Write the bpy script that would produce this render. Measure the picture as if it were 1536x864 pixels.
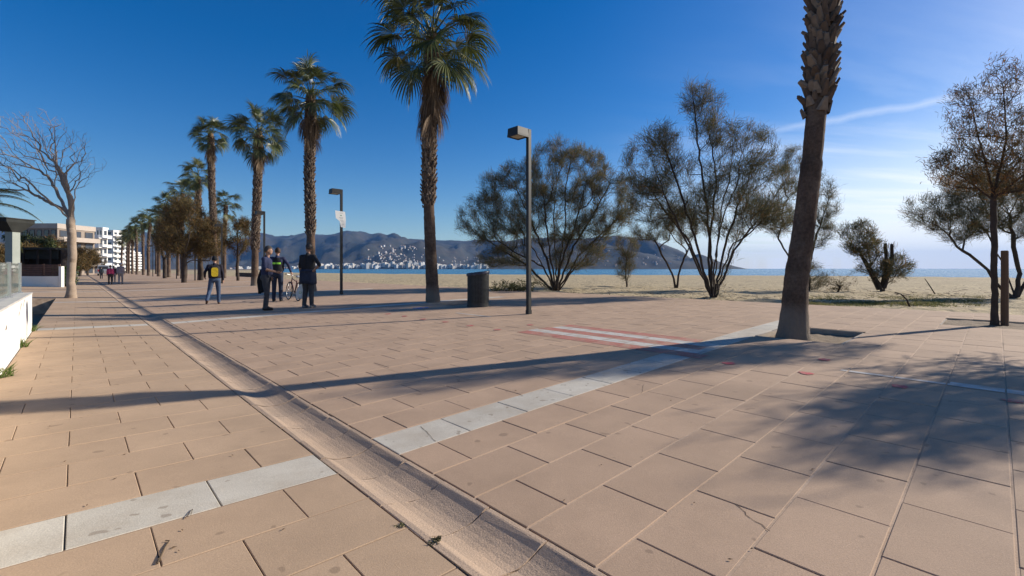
import bpy, bmesh, math, random
import numpy as np
from mathutils import Vector, Matrix, noise as mnoise

for o in list(bpy.data.objects): bpy.data.objects.remove(o)
scene = bpy.context.scene
COL = scene.collection
R = math.radians
random.seed(7); rng = np.random.default_rng(7)

# ------------------------------------------------------------------ camera, sky, sun, exposure
F = 689.0; YH = 403.0; CX = 768.0          # focal length and horizon in pixels of the 1536x864 photograph
H = 1.28                                    # camera height above the drain edge (z = 0)
cam = bpy.data.cameras.new('camera'); camo = bpy.data.objects.new('camera', cam); COL.objects.link(camo)
camo.location = (0, 0, H); camo.rotation_euler = (R(90), 0, 0)
cam.sensor_width = 36.0; cam.lens = F / 1536 * 36.0; cam.shift_y = -(432 - YH) / 1536
cam.clip_start = 0.05; cam.clip_end = 40000
scene.camera = camo
SUN_AZ, SUN_EL = R(69.0), R(24.0)           # azimuth to the right of straight ahead
world = bpy.data.worlds.new('World'); scene.world = world; world.use_nodes = True
def build_world():
    nt = world.node_tree; nt.nodes.clear(); N = nt.nodes.new; L = nt.links.new
    out = N('ShaderNodeOutputWorld'); bg = N('ShaderNodeBackground'); L(bg.outputs[0], out.inputs[0])
    sky = N('ShaderNodeTexSky'); sky.sky_type = 'NISHITA'; sky.sun_disc = False
    sky.sun_elevation = SUN_EL; sky.sun_rotation = SUN_AZ
    sky.altitude = 0; sky.air_density = 1.0; sky.dust_density = 0.45; sky.ozone_density = 3.0
    hs = N('ShaderNodeHueSaturation'); hs.inputs['Saturation'].default_value = SKY_SAT; hs.inputs['Hue'].default_value = 0.511
    L(sky.outputs[0], hs.inputs['Color'])
    # thin high cloud: wind-drawn wisps on a flat layer, and one vapour trail
    tc = N('ShaderNodeTexCoord'); sep = N('ShaderNodeSeparateXYZ'); L(tc.outputs['Generated'], sep.inputs[0])
    def m(op, a, b=None, c=None):
        n = N('ShaderNodeMath'); n.operation = op
        for i, x in enumerate((a, b, c)):
            if x is None: continue
            if isinstance(x, (int, float)): n.inputs[i].default_value = x
            else: L(x, n.inputs[i])
        return n.outputs[0]
    zc = m('MAXIMUM', sep.outputs[2], 0.02)
    px = m('DIVIDE', sep.outputs[0], zc); py = m('DIVIDE', sep.outputs[1], zc)
    # rotate the layer so that its long axis follows the wisps
    ang = R(-14)
    a = m('ADD', m('MULTIPLY', px, math.cos(ang)), m('MULTIPLY', py, -math.sin(ang)))
    b = m('ADD', m('MULTIPLY', px, math.sin(ang)), m('MULTIPLY', py, math.cos(ang)))
    cb = N('ShaderNodeCombineXYZ'); L(m('MULTIPLY', a, 0.22), cb.inputs[0]); L(m('MULTIPLY', b, 1.1), cb.inputs[1])
    n1 = N('ShaderNodeTexNoise'); n1.inputs['Scale'].default_value = 0.8; n1.inputs['Detail'].default_value = 9; n1.inputs['Roughness'].default_value = 0.6
    n1.inputs['Distortion'].default_value = 0.4
    L(cb.outputs[0], n1.inputs['Vector'])
    mr = N('ShaderNodeMapRange'); mr.inputs['From Min'].default_value = 0.44; mr.inputs['From Max'].default_value = 0.78; mr.clamp = True
    L(n1.outputs['Fac'], mr.inputs['Value'])
    lim = N('ShaderNodeMapRange'); lim.interpolation_type = 'SMOOTHSTEP'; lim.inputs['From Min'].default_value = 0.1; lim.inputs['From Max'].default_value = 0.85; lim.clamp = True
    L(sep.outputs[0], lim.inputs['Value'])
    cirrus = m('MULTIPLY', m('MULTIPLY', mr.outputs[0], lim.outputs[0]), CIRRUS)
    # vapour trail: the great circle through two sky directions
    def d(x, y): return Vector((x - CX, F, YH - y)).normalized()
    nrm = d(1170, 194).cross(d(1420, 148)).normalized()
    n2 = N('ShaderNodeTexNoise'); n2.inputs['Scale'].default_value = 14; n2.inputs['Detail'].default_value = 6
    L(tc.outputs['Generated'], n2.inputs['Vector'])
    dot = m('ADD', m('ADD', m('MULTIPLY', sep.outputs[0], nrm.x), m('MULTIPLY', sep.outputs[1], nrm.y)), m('MULTIPLY', sep.outputs[2], nrm.z))
    dd = m('ABSOLUTE', m('ADD', dot, m('MULTIPLY', m('SUBTRACT', n2.outputs['Fac'], 0.5), 0.02)))
    tr = N('ShaderNodeMapRange'); tr.inputs['From Min'].default_value = 0.0; tr.inputs['From Max'].default_value = 0.008
    tr.inputs['To Min'].default_value = 1; tr.inputs['To Max'].default_value = 0; tr.clamp = True; L(dd, tr.inputs['Value'])
    trail = m('MULTIPLY', m('MULTIPLY', tr.outputs[0], 0.24), m('MINIMUM', m('MAXIMUM', m('MULTIPLY', m('SUBTRACT', sep.outputs[0], 0.42), 8.0), 0.0), 1.0))
    # pale veil painted into the sky as brightness low towards the sun
    def rmp(v, lo, hi, p, q):
        n = N('ShaderNodeMapRange'); n.clamp = True; n.interpolation_type = 'SMOOTHSTEP'; L(v, n.inputs['Value'])
        for k_, x_ in (('From Min', lo), ('From Max', hi), ('To Min', p), ('To Max', q)): n.inputs[k_].default_value = x_
        return n.outputs[0]
    glow = m('MULTIPLY', m('MULTIPLY', rmp(sep.outputs[2], 0.0, 0.30, GLOW, 0.0), rmp(sep.outputs[0], 0.05, 0.75, 0.0, 1.0)), m('MULTIPLY_ADD', n1.outputs['Fac'], 0.7, 0.65))
    cirrus = m('MULTIPLY', cirrus, rmp(sep.outputs[2], 0.22, 0.5, 1.0, 0.15))
    fac = m('MINIMUM', m('ADD', m('ADD', cirrus, trail), glow), 0.9)
    mix = N('ShaderNodeMix'); mix.data_type = 'RGBA'; L(fac, mix.inputs['Factor']); L(hs.outputs[0], mix.inputs['A'])
    mix.inputs['B'].default_value = CLOUD_GLOW_RGB
    L(mix.outputs['Result'], bg.inputs['Color']); bg.inputs['Strength'].default_value = SKY_STR
SKY_STR = 0.086; GLOW = 1.0; SKY_SAT = 1.46; CIRRUS = 0.6; CLOUD_GLOW_RGB = (9.8, 10.0, 10.3, 1)
build_world()
sun = bpy.data.lights.new('sun', 'SUN'); sun.energy = 5.0; sun.angle = R(0.6); sun.color = (1.0, 0.93, 0.82)
suno = bpy.data.objects.new('sun', sun); COL.objects.link(suno)
SUN_DIR = Vector((math.sin(SUN_AZ) * math.cos(SUN_EL), math.cos(SUN_AZ) * math.cos(SUN_EL), math.sin(SUN_EL)))
suno.rotation_euler = SUN_DIR.to_track_quat('Z', 'Y').to_euler(); suno.location = SUN_DIR * 60
vs = scene.view_settings; vs.view_transform = 'Standard'; vs.look = 'None'; vs.gamma = 1.0; vs.exposure = 0.5; vs.use_curve_mapping = False
scene.render.engine = 'CYCLES'

# ------------------------------------------------------------------ frames: u runs along the promenade, v across it towards the sea
TH = -math.atan((115 - CX) / F)
PU = Vector((-math.sin(TH), math.cos(TH), 0)); PV = Vector((math.cos(TH), math.sin(TH), 0))
PITCH = 0.413; U0 = 2.83; V_L0 = -0.63; V_D0 = 1.19; V_D1 = 1.61; V_R1 = 15.75
def zg(v):
    if v < V_D0: return 0.028 * (V_D0 - v)
    if v < V_D1: return 0.0
    if v < 9: return 0.02 * (v - V_D1)
    return 0.02 * (9 - V_D1) + 0.01 * (v - 9)
def UV(u, v, z=0.0): return PU * u + PV * v + Vector((0, 0, z))
def uv_of(X, Y): w = Vector((X, Y, 0)); return w.dot(PU), w.dot(PV)
def PX(x, y, Y): return Vector(((x - CX) / F * Y, Y, H - (y - YH) * Y / F))      # a point at depth Y
def gpx(x, y):                                                                  # the promenade point under a pixel
    h = 1.2
    for _ in range(40):
        Y = F * h / (y - YH); u, v = uv_of((x - CX) / F * Y, Y); h = H - zg(v)
    return u, v

# ------------------------------------------------------------------ mesh helpers
def tag(o, label=None, cat=None, group=None, kind=None):
    if label: o['label'] = label
    if cat: o['category'] = cat
    if group: o['group'] = group
    if kind: o['kind'] = kind
    return o
def link(name, data, parent=None):
    o = bpy.data.objects.new(name, data); COL.objects.link(o)
    if parent is not None: o.parent = parent
    return o
def empty(name, loc=(0, 0, 0), rz=0.0):
    o = link(name, None); o.location = loc; o.rotation_euler = (0, 0, rz); o.empty_display_size = 0.2
    return o
def arr_mesh(name, verts, faces, mats, smooth=False, midx=None):
    """verts (n,3) array, faces (m,k) array with one k; fast"""
    me = bpy.data.meshes.new(name); verts = np.asarray(verts, dtype=np.float32); faces = np.asarray(faces, dtype=np.int32)
    k = faces.shape[1]; m = faces.shape[0]
    me.vertices.add(len(verts)); me.vertices.foreach_set('co', verts.ravel())
    me.loops.add(m * k); me.loops.foreach_set('vertex_index', faces.ravel())
    me.polygons.add(m); me.polygons.foreach_set('loop_start', np.arange(0, m * k, k, dtype=np.int32))
    me.polygons.foreach_set('use_smooth', np.full(m, bool(smooth)))
    for x in (mats if isinstance(mats, (list, tuple)) else [mats]): me.materials.append(x)
    if midx is not None: me.polygons.foreach_set('material_index', np.asarray(midx, dtype=np.int32))
    me.update(calc_edges=True); me.validate()
    return me
class MB:
    def __init__(s): s.v = []; s.f = []; s.m = []; s.cur = 0
    def add(s, vs, fs):
        b = len(s.v); s.v += [tuple(x) for x in vs]
        for f in fs: s.f.append([b + i for i in f]); s.m.append(s.cur)
    def mat(s, i): s.cur = i; return s
    def box(s, c, size, rot=None, taper=1.0):
        x, y, z = [k / 2 for k in size]; c = Vector(c)
        vs = [Vector((sx * x * (taper if sz > 0 else 1), sy * y * (taper if sz > 0 else 1), sz * z)) for sz in (-1, 1) for sx, sy in ((-1, -1), (1, -1), (1, 1), (-1, 1))]
        if rot is not None: vs = [rot @ q for q in vs]
        s.add([c + q for q in vs], [(3, 2, 1, 0), (4, 5, 6, 7), (0, 1, 5, 4), (1, 2, 6, 5), (2, 3, 7, 6), (3, 0, 4, 7)]); return s
    def bbox(s, x0, x1, y0, y1, z0, z1): return s.box(((x0 + x1) / 2, (y0 + y1) / 2, (z0 + z1) / 2), (x1 - x0, y1 - y0, z1 - z0))
    def tube(s, pts, rad, n=8, cap=True, flat=1.0, ph=0.0):
        pts = [Vector(q) for q in pts]
        if not isinstance(rad, (list, tuple)): rad = [rad] * len(pts)
        vs = []; up = None
        for i, q in enumerate(pts):
            d = (pts[min(i + 1, len(pts) - 1)] - pts[max(i - 1, 0)]).normalized()
            if up is None: up = Vector((0, 0, 1)) if abs(d.z) < 0.9 else Vector((0, 1, 0))
            a = d.cross(up).normalized(); b = a.cross(d).normalized(); up = b
            for k in range(n):
                t = ph + 2 * math.pi * k / n
                vs.append(q + a * math.cos(t) * rad[i] + b * math.sin(t) * rad[i] * flat)
        fs = [(i * n + k, i * n + (k + 1) % n, (i + 1) * n + (k + 1) % n, (i + 1) * n + k) for i in range(len(pts) - 1) for k in range(n)]
        if cap: fs += [tuple(range(n))[::-1], tuple(range((len(pts) - 1) * n, len(pts) * n))]
        s.add(vs, fs); return s
    def lathe(s, prof, n=24, c=(0, 0, 0), cap=True):
        c = Vector(c); vs = [c + Vector((r * math.cos(2 * math.pi * k / n), r * math.sin(2 * math.pi * k / n), z)) for r, z in prof for k in range(n)]
        fs = [(i * n + k, i * n + (k + 1) % n, (i + 1) * n + (k + 1) % n, (i + 1) * n + k) for i in range(len(prof) - 1) for k in range(n)]
        if cap: fs += [tuple(range(n))[::-1], tuple(range((len(prof) - 1) * n, len(prof) * n))]
        s.add(vs, fs); return s
    def ell(s, c, r, rot=None, n=16, m=10):
        c = Vector(c); vs = []
        for i in range(m + 1):
            a = math.pi * i / m
            for k in range(n):
                b = 2 * math.pi * k / n
                q = Vector((r[0] * math.sin(a) * math.cos(b), r[1] * math.sin(a) * math.sin(b), -r[2] * math.cos(a)))
                vs.append(c + (rot @ q if rot is not None else q))
        s.add(vs, [(i * n + k, i * n + (k + 1) % n, (i + 1) * n + (k + 1) % n, (i + 1) * n + k) for i in range(m) for k in range(n)]); return s
    def mesh(s, name, mats, smooth=False):
        me = bpy.data.meshes.new(name); me.from_pydata(s.v, [], s.f)
        for x in (mats if isinstance(mats, (list, tuple)) else [mats]): me.materials.append(x)
        me.polygons.foreach_set('material_index', s.m)
        if smooth: me.polygons.foreach_set('use_smooth', [True] * len(me.polygons))
        me.update(); return me
    def build(s, name, mats, parent=None, smooth=False): return link(name, s.mesh(name, mats, smooth), parent)
def copy_tree(o, parent=None):
    c = o.copy(); COL.objects.link(c); c.parent = parent
    for ch in list(o.children): copy_tree(ch, c)
    return c

# ------------------------------------------------------------------ materials
MATS = {}
def mat(name, rgb, rough=0.8, var=0.12, scale=6.0, rgb2=None, fine=0.0, fine_scale=120.0, bump=0.0, bump_scale=40.0, metal=0.0,
        objvar=0.0, island=None, attr=None, trans=0.0, spec=0.3, coords='Object', transl=0.0, objcol=False, stain=None, foot=None, bdist=0.02, spots=None, stretch=None):
    if name in MATS: return MATS[name]
    mt = bpy.data.materials.new(name); mt.use_nodes = True; nt = mt.node_tree; nt.nodes.clear(); N = nt.nodes.new; L = nt.links.new
    out = N('ShaderNodeOutputMaterial'); bs = N('ShaderNodeBsdfPrincipled'); L(bs.outputs[0], out.inputs[0])
    bs.inputs['Roughness'].default_value = rough; bs.inputs['Metallic'].default_value = metal; bs.inputs['Specular IOR Level'].default_value = spec
    if coords == 'World': geo = N('ShaderNodeNewGeometry'); vec = geo.outputs['Position']
    else: tc = N('ShaderNodeTexCoord'); vec = tc.outputs['Object']
    def noise(sc, det=5, rg=0.6):
        n = N('ShaderNodeTexNoise'); n.inputs['Scale'].default_value = sc; n.inputs['Detail'].default_value = det; n.inputs['Roughness'].default_value = rg
        L(vec, n.inputs['Vector']); return n.outputs['Fac']
    def mixc(fac, A, B, blend='MIX'):
        n = N('ShaderNodeMix'); n.data_type = 'RGBA'; n.blend_type = blend
        if isinstance(fac, (int, float)): n.inputs['Factor'].default_value = fac
        else: L(fac, n.inputs['Factor'])
        for k, x in (('A', A), ('B', B)):
            if isinstance(x, tuple): n.inputs[k].default_value = (*x[:3], 1)
            else: L(x, n.inputs[k])
        return n.outputs['Result']
    def ramp(val, lo, hi, a=0.0, b=1.0):
        n = N('ShaderNodeMapRange'); n.inputs['From Min'].default_value = lo; n.inputs['From Max'].default_value = hi
        n.inputs['To Min'].default_value = a; n.inputs['To Max'].default_value = b; n.clamp = True; L(val, n.inputs['Value']); return n.outputs[0]
    def bright(col, fac): 
        n = N('ShaderNodeVectorMath'); n.operation = 'SCALE'
        L(col, n.inputs[0]); L(fac, n.inputs['Scale']); return n.outputs[0]
    if rgb2 is None: rgb2 = tuple(min(1, c * (1 - var * 1.6)) for c in rgb)
    if objcol:
        oi = N('ShaderNodeObjectInfo'); c1 = oi.outputs['Color']
        col = bright(c1, ramp(noise(scale), 0.3, 0.7, 1 - var, 1 + var))
    elif island:
        g2 = N('ShaderNodeNewGeometry'); cr = N('ShaderNodeValToRGB'); cr.color_ramp.interpolation = 'LINEAR'
        els = cr.color_ramp.elements
        els[0].position = island[0][0]; els[0].color = (*island[0][1], 1); els[1].position = island[-1][0]; els[1].color = (*island[-1][1], 1)
        for ps, c in island[1:-1]: e = els.new(ps); e.color = (*c, 1)
        L(g2.outputs['Random Per Island'], cr.inputs[0]); col = cr.outputs[0]
        if var: col = bright(col, ramp(noise(scale, 3), 0.3, 0.7, 1 - var, 1 + var))
    else:
        col = mixc(ramp(noise(scale), 0.32, 0.68), rgb, rgb2)
    if objvar:
        oi = N('ShaderNodeObjectInfo'); col = bright(col, ramp(oi.outputs['Random'], 0, 1, 1 - objvar, 1 + objvar))
    if attr:
        at = N('ShaderNodeAttribute'); at.attribute_name = attr; col = bright(col, ramp(at.outputs['Fac'], 0, 1, 1 - 0.035, 1 + 0.035))
    if fine: col = bright(col, ramp(noise(fine_scale, 2, 0.7), 0.25, 0.75, 1 - fine, 1 + fine))
    if stain:
        n = N('ShaderNodeTexNoise'); n.inputs['Scale'].default_value = stain[0]; n.inputs['Detail'].default_value = 8; n.inputs['Roughness'].default_value = 0.7
        L(vec, n.inputs['Vector']); col = mixc(ramp(n.outputs['Fac'], stain[1], stain[2], 0, stain[4]), col, stain[3])
    if spots:                      # trodden gum and drips: scale, threshold, colour, strength
        col = mixc(ramp(noise(spots[0], 1, 0.4), spots[1], spots[1] + 0.03, 0, spots[3]), col, spots[2])
    if foot:                       # lime-washed or worn foot of a trunk: height, colour
        sp = N('ShaderNodeSeparateXYZ'); L(vec, sp.inputs[0]); ad = N('ShaderNodeMath'); ad.operation = 'MULTIPLY_ADD'; L(noise(4.0), ad.inputs[0]); ad.inputs[1].default_value = -0.35; L(sp.outputs[2], ad.inputs[2])
        col = mixc(ramp(ad.outputs[0], foot[0] - 0.32, foot[0] + 0.0, 0.75, 0.0), col, foot[1])
    L(col, bs.inputs['Base Color'])
    if bump:
        bn = N('ShaderNodeBump'); bn.inputs['Strength'].default_value = bump; bn.inputs['Distance'].default_value = bdist
        if stretch:
            mp_ = N('ShaderNodeMapping'); mp_.inputs['Scale'].default_value = stretch; L(vec, mp_.inputs[0]); vec0 = vec; vec = mp_.outputs[0]
        L(noise(bump_scale, 6, 0.65), bn.inputs['Height']); L(bn.outputs[0], bs.inputs['Normal'])
    if trans: bs.inputs['Transmission Weight'].default_value = trans
    if transl:
        tr = N('ShaderNodeBsdfTranslucent'); L(col, tr.inputs['Color']); ms = N('ShaderNodeMixShader'); ms.inputs[0].default_value = transl
        L(bs.outputs[0], ms.inputs[1]); L(tr.outputs[0], ms.inputs[2]); L(ms.outputs[0], out.inputs[0])
    MATS[name] = mt; return mt
# ------------------------------------------------------------------ the setting: sea, land, beach
M_sand = mat('sand', (0.47, 0.365, 0.21), 0.95, scale=0.35, rgb2=(0.38, 0.295, 0.17), fine=0.38, fine_scale=4.0, bump=1.0, bump_scale=2.6, bdist=0.16, coords='World', stain=(0.8, 0.56, 0.68, (0.17, 0.125, 0.075), 0.65))
M_earth = mat('earth', (0.23, 0.17, 0.11), 0.95, scale=0.8, rgb2=(0.15, 0.11, 0.07), fine=0.3, fine_scale=14, bump=0.6, bump_scale=6, coords='World')
M_soil = mat('soil', (0.30, 0.22, 0.14), 0.95, scale=3, rgb2=(0.18, 0.13, 0.085), fine=0.3, fine_scale=60, bump=0.8, bump_scale=25)
def sea_material():
    mt = bpy.data.materials.new('sea_water'); mt.use_nodes = True; nt = mt.node_tree; bs = nt.nodes['Principled BSDF']
    bs.inputs['Base Color'].default_value = (0.035, 0.16, 0.24, 1); bs.inputs['Roughness'].default_value = 0.22; bs.inputs['IOR'].default_value = 1.33
    geo = nt.nodes.new('ShaderNodeNewGeometry'); mp = nt.nodes.new('ShaderNodeMapping'); mp.inputs['Scale'].default_value = (0.10, 0.45, 1); mp.inputs['Rotation'].default_value = (0, 0, R(-12))
    nz = nt.nodes.new('ShaderNodeTexNoise'); nz.inputs['Scale'].default_value = 1.0; nz.inputs['Detail'].default_value = 7; nz.inputs['Roughness'].default_value = 0.65
    bp = nt.nodes.new('ShaderNodeBump'); bp.inputs['Strength'].default_value = 0.9; bp.inputs['Distance'].default_value = 0.5
    nt.links.new(geo.outputs['Position'], mp.inputs[0]); nt.links.new(mp.outputs[0], nz.inputs['Vector']); nt.links.new(nz.outputs['Fac'], bp.inputs['Height']); nt.links.new(bp.outputs[0], bs.inputs['Normal'])
    return mt
SEA_Z = -1.32
mb = MB(); S = 12000
mb.add([(-S, -2000, SEA_Z), (S, -2000, SEA_Z), (S, S, SEA_Z), (-S, S, SEA_Z)], [(0, 1, 2, 3)])
tag(mb.build('sea', sea_material()), kind='structure')
# shoreline, from the waterline's pixels at sea level, then on round the bay
def sea_px(x, y): Y = F * (H - SEA_Z) / (y - YH); return ((x - CX) / F * Y, Y)
SHORE = [(150, -260), (120, -60), (104, 30), sea_px(1536, 423), sea_px(1300, 419.5), sea_px(1130, 418), sea_px(900, 416.5), sea_px(750, 416), sea_px(600, 415), sea_px(500, 413), sea_px(440, 411), sea_px(402, 408), (-300, 620), (-980, 1800), (-1330, 2500)]
def shore_dist(P):
    P = np.asarray(P, dtype=float); best = np.full(len(P), 1e9); sgn = np.ones(len(P))
    for a, b in zip(SHORE[:-1], SHORE[1:]):
        a = np.array(a); b = np.array(b); ab = b - a; t = np.clip(((P - a) @ ab) / (ab @ ab), 0, 1)
        d = P - (a + t[:, None] * ab); dist = np.hypot(d[:, 0], d[:, 1]); s = np.sign(ab[0] * d[:, 1] - ab[1] * d[:, 0])
        k = dist < best - 1e-6; best[k] = dist[k]; sgn[k] = s[k]
    return best * sgn            # positive on the landward side (left of the walk along the shore)
mb = MB(); inl = []
for i, q in enumerate(SHORE):
    a = Vector((*SHORE[max(i - 1, 0)], 0)); b = Vector((*SHORE[min(i + 1, len(SHORE) - 1)], 0)); d = (b - a).normalized()
    inl.append(Vector((q[0], q[1], -0.55)) + Vector((-d.y, d.x, 0)) * 24)
far = [(-1400, 2620, -0.55), (-9000, 2620, -0.55), (-9000, -260, -0.55)]
mb.add([tuple(q) for q in inl] + far, [tuple(range(len(inl) + 3))])
land = mb.build('ground', M_earth); tag(land, kind='structure')
bm = bmesh.new(); bm.from_mesh(land.data); bmesh.ops.triangulate(bm, faces=bm.faces[:]); bm.normal_update()
for fc in bm.faces:
    if fc.normal.z < 0: fc.normal_flip()
bm.to_mesh(land.data); bm.free()
def fbm(x, y, s, o=4):
    return mnoise.fractal(Vector((x * s, y * s, 3.1)), 1.0, 2.0, o)
def beach_z_arr(P):
    sd = shore_dist(P); out = np.empty(len(P))
    v = P[:, 0] * PV.x + P[:, 1] * PV.y
    base = np.interp(v, [15, 16.5, 22, 40, 90], [0.13, 0.10, 0.05, -0.15, -0.35])
    low = np.interp(sd, [-30, -6, 0, 9, 26], [-3.2, -1.9, SEA_Z, -0.75, 3.0])
    return np.minimum(base, low)
def spacing(stops):
    out = []
    for a, b, st in stops: out += list(np.arange(a, b, st))
    return out
us = spacing([(-120, -20, 6), (-20, 45, 0.6), (45, 110, 2.0), (110, 560, 10)]); vs_ = spacing([(15.72, 34, 0.42), (34, 60, 1.1), (60, 190, 2.4)])
P3 = [(UV(u, v).x, UV(u, v).y) for u in us for v in vs_]; P2 = np.array(P3)
zz = beach_z_arr(P2)
for i, (x, y) in enumerate(P3):
    u, v = uv_of(x, y); am = min(1, (v - 15.72) / 1.5)
    zz[i] += am * (0.10 * fbm(x, y, 0.35) + 0.06 * fbm(x, y, 1.5, 4))
nv = len(vs_)
fa = np.array([(i * nv + j, i * nv + j + 1, (i + 1) * nv + j + 1, (i + 1) * nv + j) for i in range(len(us) - 1) for j in range(nv - 1)])
beach = link('beach', arr_mesh('beach', np.column_stack([P2, zz]), fa[:, ::-1], M_sand, smooth=True)); tag(beach, kind='structure')
_su, _sv = np.array(us), np.array(vs_); _sz = zz.reshape(len(us), len(vs_))
def sandz(x, y):                          # height of the sand mesh itself
    u, v = uv_of(x, y); i = min(max(int(np.searchsorted(_su, u)) - 1, 0), len(_su) - 2); j = min(max(int(np.searchsorted(_sv, v)) - 1, 0), len(_sv) - 2)
    a = (u - _su[i]) / (_su[i + 1] - _su[i]); b = min(max((v - _sv[j]) / (_sv[j + 1] - _sv[j]), 0), 1); q = _sz[i:i + 2, j:j + 2]
    return float((q[0, 0] * (1 - a) + q[1, 0] * a) * (1 - b) + (q[0, 1] * (1 - a) + q[1, 1] * a) * b)
def beach_px(x, y):                       # the sand point under a pixel
    lo, hi = 6.0, 300.0
    for _ in range(22):
        Y = (lo + hi) / 2; X = (x - CX) / F * Y
        if H - sandz(X, Y) < (y - YH) * Y / F: hi = Y
        else: lo = Y
    Y = (lo + hi) / 2; return Vector(((x - CX) / F * Y, Y, sandz((x - CX) / F * Y, Y)))

# ------------------------------------------------------------------ promenade: mortar bed, tiles, drain
TILE_R = (0.458, 0.312, 0.206); TILE_L = (0.465, 0.322, 0.206)
def tile_mat(name, rgb, **k):
    return mat(name, rgb, 0.88, scale=1.7, rgb2=tuple(c * 0.86 for c in rgb), fine=0.16, fine_scale=170, bump=0.16, bump_scale=140, coords='World', stain=(0.7, 0.48, 0.75, tuple(c * 0.58 for c in rgb), 0.55), spots=(9.0, 0.735, tuple(c * 0.45 for c in rgb), 0.55), **k)
M_tR = tile_mat('tile_pink', TILE_R, objvar=0.06); M_tL = tile_mat('tile_sandy', TILE_L, objvar=0.055)
M_tW = mat('tile_white', (0.56, 0.51, 0.42), 0.88, scale=2.3, rgb2=(0.47, 0.42, 0.34), fine=0.2, fine_scale=150, bump=0.2, bump_scale=120, objvar=0.05, coords='World', stain=(1.6, 0.46, 0.72, (0.34, 0.26, 0.18), 0.55), spots=(13.0, 0.7, (0.24, 0.19, 0.14), 0.6))
M_sR = tile_mat('tile_pink_far', TILE_R, attr='tone'); M_sL = tile_mat('tile_sandy_far', TILE_L, attr='tone'); M_sW = tile_mat('tile_white_far', (0.56, 0.51, 0.42), attr='tone')
M_bed = mat('joint_mortar', (0.44, 0.33, 0.24), 0.95, scale=5, rgb2=(0.24, 0.17, 0.12), fine=0.25, fine_scale=90, bump=0.5, bump_scale=60, coords='World')
U_MIN, U_MAX = -9.0, 178.0
PITS = [(U0 - 3 * PITCH, U0, 8.42, 10.12), (U0 + 21 * PITCH, U0 + 24 * PITCH, 8.42, 10.12), (-1.25, 0.78, 12.35, 13.9)]
def row_u(k): return U0 + k * PITCH
prom = None
def build_bed():
    global prom
    mb = MB()
    ub = sorted({U_MIN, U_MAX, *[q[0] for q in PITS], *[q[1] for q in PITS], 26.6}); vb = sorted({V_D1, 9.0, V_R1, *[q[2] for q in PITS], *[q[3] for q in PITS]})
    for u0, u1 in zip(ub[:-1], ub[1:]):
        for v0, v1 in zip(vb[:-1], vb[1:]):
            if any(q[0] <= (u0 + u1) / 2 <= q[1] and q[2] <= (v0 + v1) / 2 <= q[3] for q in PITS): continue
            mb.add([(v0, u0, zg(v0) - 0.013), (v1, u0, zg(v1) - 0.013), (v1, u1, zg(v1) - 0.013), (v0, u1, zg(v0) - 0.013)], [(0, 1, 2, 3)])
        lv = V_L0 if u1 < 26.7 else -9.0
        mb.add([(lv, u0, zg(lv) - 0.013), (V_D0, u0, -0.013), (V_D0, u1, -0.013), (lv, u1, zg(lv) - 0.013)], [(0, 1, 2, 3)])
        mb.add([(lv, u0, -0.56), (lv, u0, zg(lv) - 0.013), (lv, u1, zg(lv) - 0.013), (lv, u1, -0.56)], [(0, 1, 2, 3)])
    mb.add([(-9, 26.6, -0.56), (V_L0, 26.6, -0.56), (V_L0, 26.6, zg(V_L0) - 0.013), (-9, 26.6, zg(-9) - 0.013)], [(0, 1, 2, 3)])
    mb.add([(V_D0, U_MIN, -0.15), (V_D1, U_MIN, -0.15), (V_D1, U_MAX, -0.15), (V_D0, U_MAX, -0.15)], [(0, 1, 2, 3)])
    mb.add([(V_R1, U_MIN, zg(V_R1) - 0.013), (V_R1, U_MIN, -0.4), (V_R1, U_MAX, -0.4), (V_R1, U_MAX, zg(V_R1) - 0.013)], [(0, 1, 2, 3)])
    prom = mb.build('promenade', M_bed); prom.rotation_euler = (0, 0, TH); tag(prom, kind='structure')
build_bed()
def tile_geo(w, l, jit=0.0):
    a, b, c = w / 2, l / 2, 0.0035; q = c; zz = -0.03
    top = [(-a + q, -b + q, 0), (a - q, -b + q, 0), (a - q, b - q, 0), (-a + q, b - q, 0)]
    mid = [(-a, -b, -q), (a, -b, -q), (a, b, -q), (-a, b, -q)]; bot = [(-a, -b, zz), (a, -b, zz), (a, b, zz), (-a, b, zz)]
    fs = [(0, 1, 2, 3)] + [(4 + i, 4 + (i + 1) % 4, (i + 1) % 4, i) for i in range(4)] + [(8 + i, 8 + (i + 1) % 4, 4 + (i + 1) % 4, 4 + i) for i in range(4)]
    return top + mid + bot, fs
def tiles():
    out = []                                         # (v0, v1, u0, u1, kind)
    k0 = math.floor((U_MIN - U0) / PITCH) + 1; k1 = int((U_MAX - U0) / PITCH) - 1
    for k in range(k0, k1):
        u0, u1 = row_u(k), row_u(k + 1); white = k % 25 == 0
        lv = V_L0 if u0 < 26.6 else -8.8
        ph = 0.56 if k % 2 == 0 else 0.26
        e = [x for x in np.arange(ph - 18 * 0.6, V_D0, 0.6) if lv + 0.08 < x < V_D0 - 0.05]
        e = [lv] + e + [V_D0 - 0.004]
        if u0 < 95:
            for a, b in zip(e[:-1], e[1:]): out.append((a, b, u0, u1, 'W' if white else 'L'))
        ph = 2.235 if k % 2 == 0 else 1.92
        e = [V_D1 + 0.004] + [x for x in np.arange(ph, V_R1 - 0.1, 0.64) if x > V_D1 + 0.08] + [V_R1]
        for a, b in zip(e[:-1], e[1:]):
            segs = [(a, b)]
            for p0, p1, q0, q1 in PITS:
                if p0 - 0.01 < (u0 + u1) / 2 < p1 + 0.01:
                    segs = [s for x, y in segs for s in ((x, min(y, q0)), (max(x, q1), y)) if s[1] - s[0] > 0.06]
            for x, y in segs: out.append((x, y, u0, u1, 'W' if (white and y < 12.4) else 'R'))
    return out
TILES = tiles()
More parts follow.
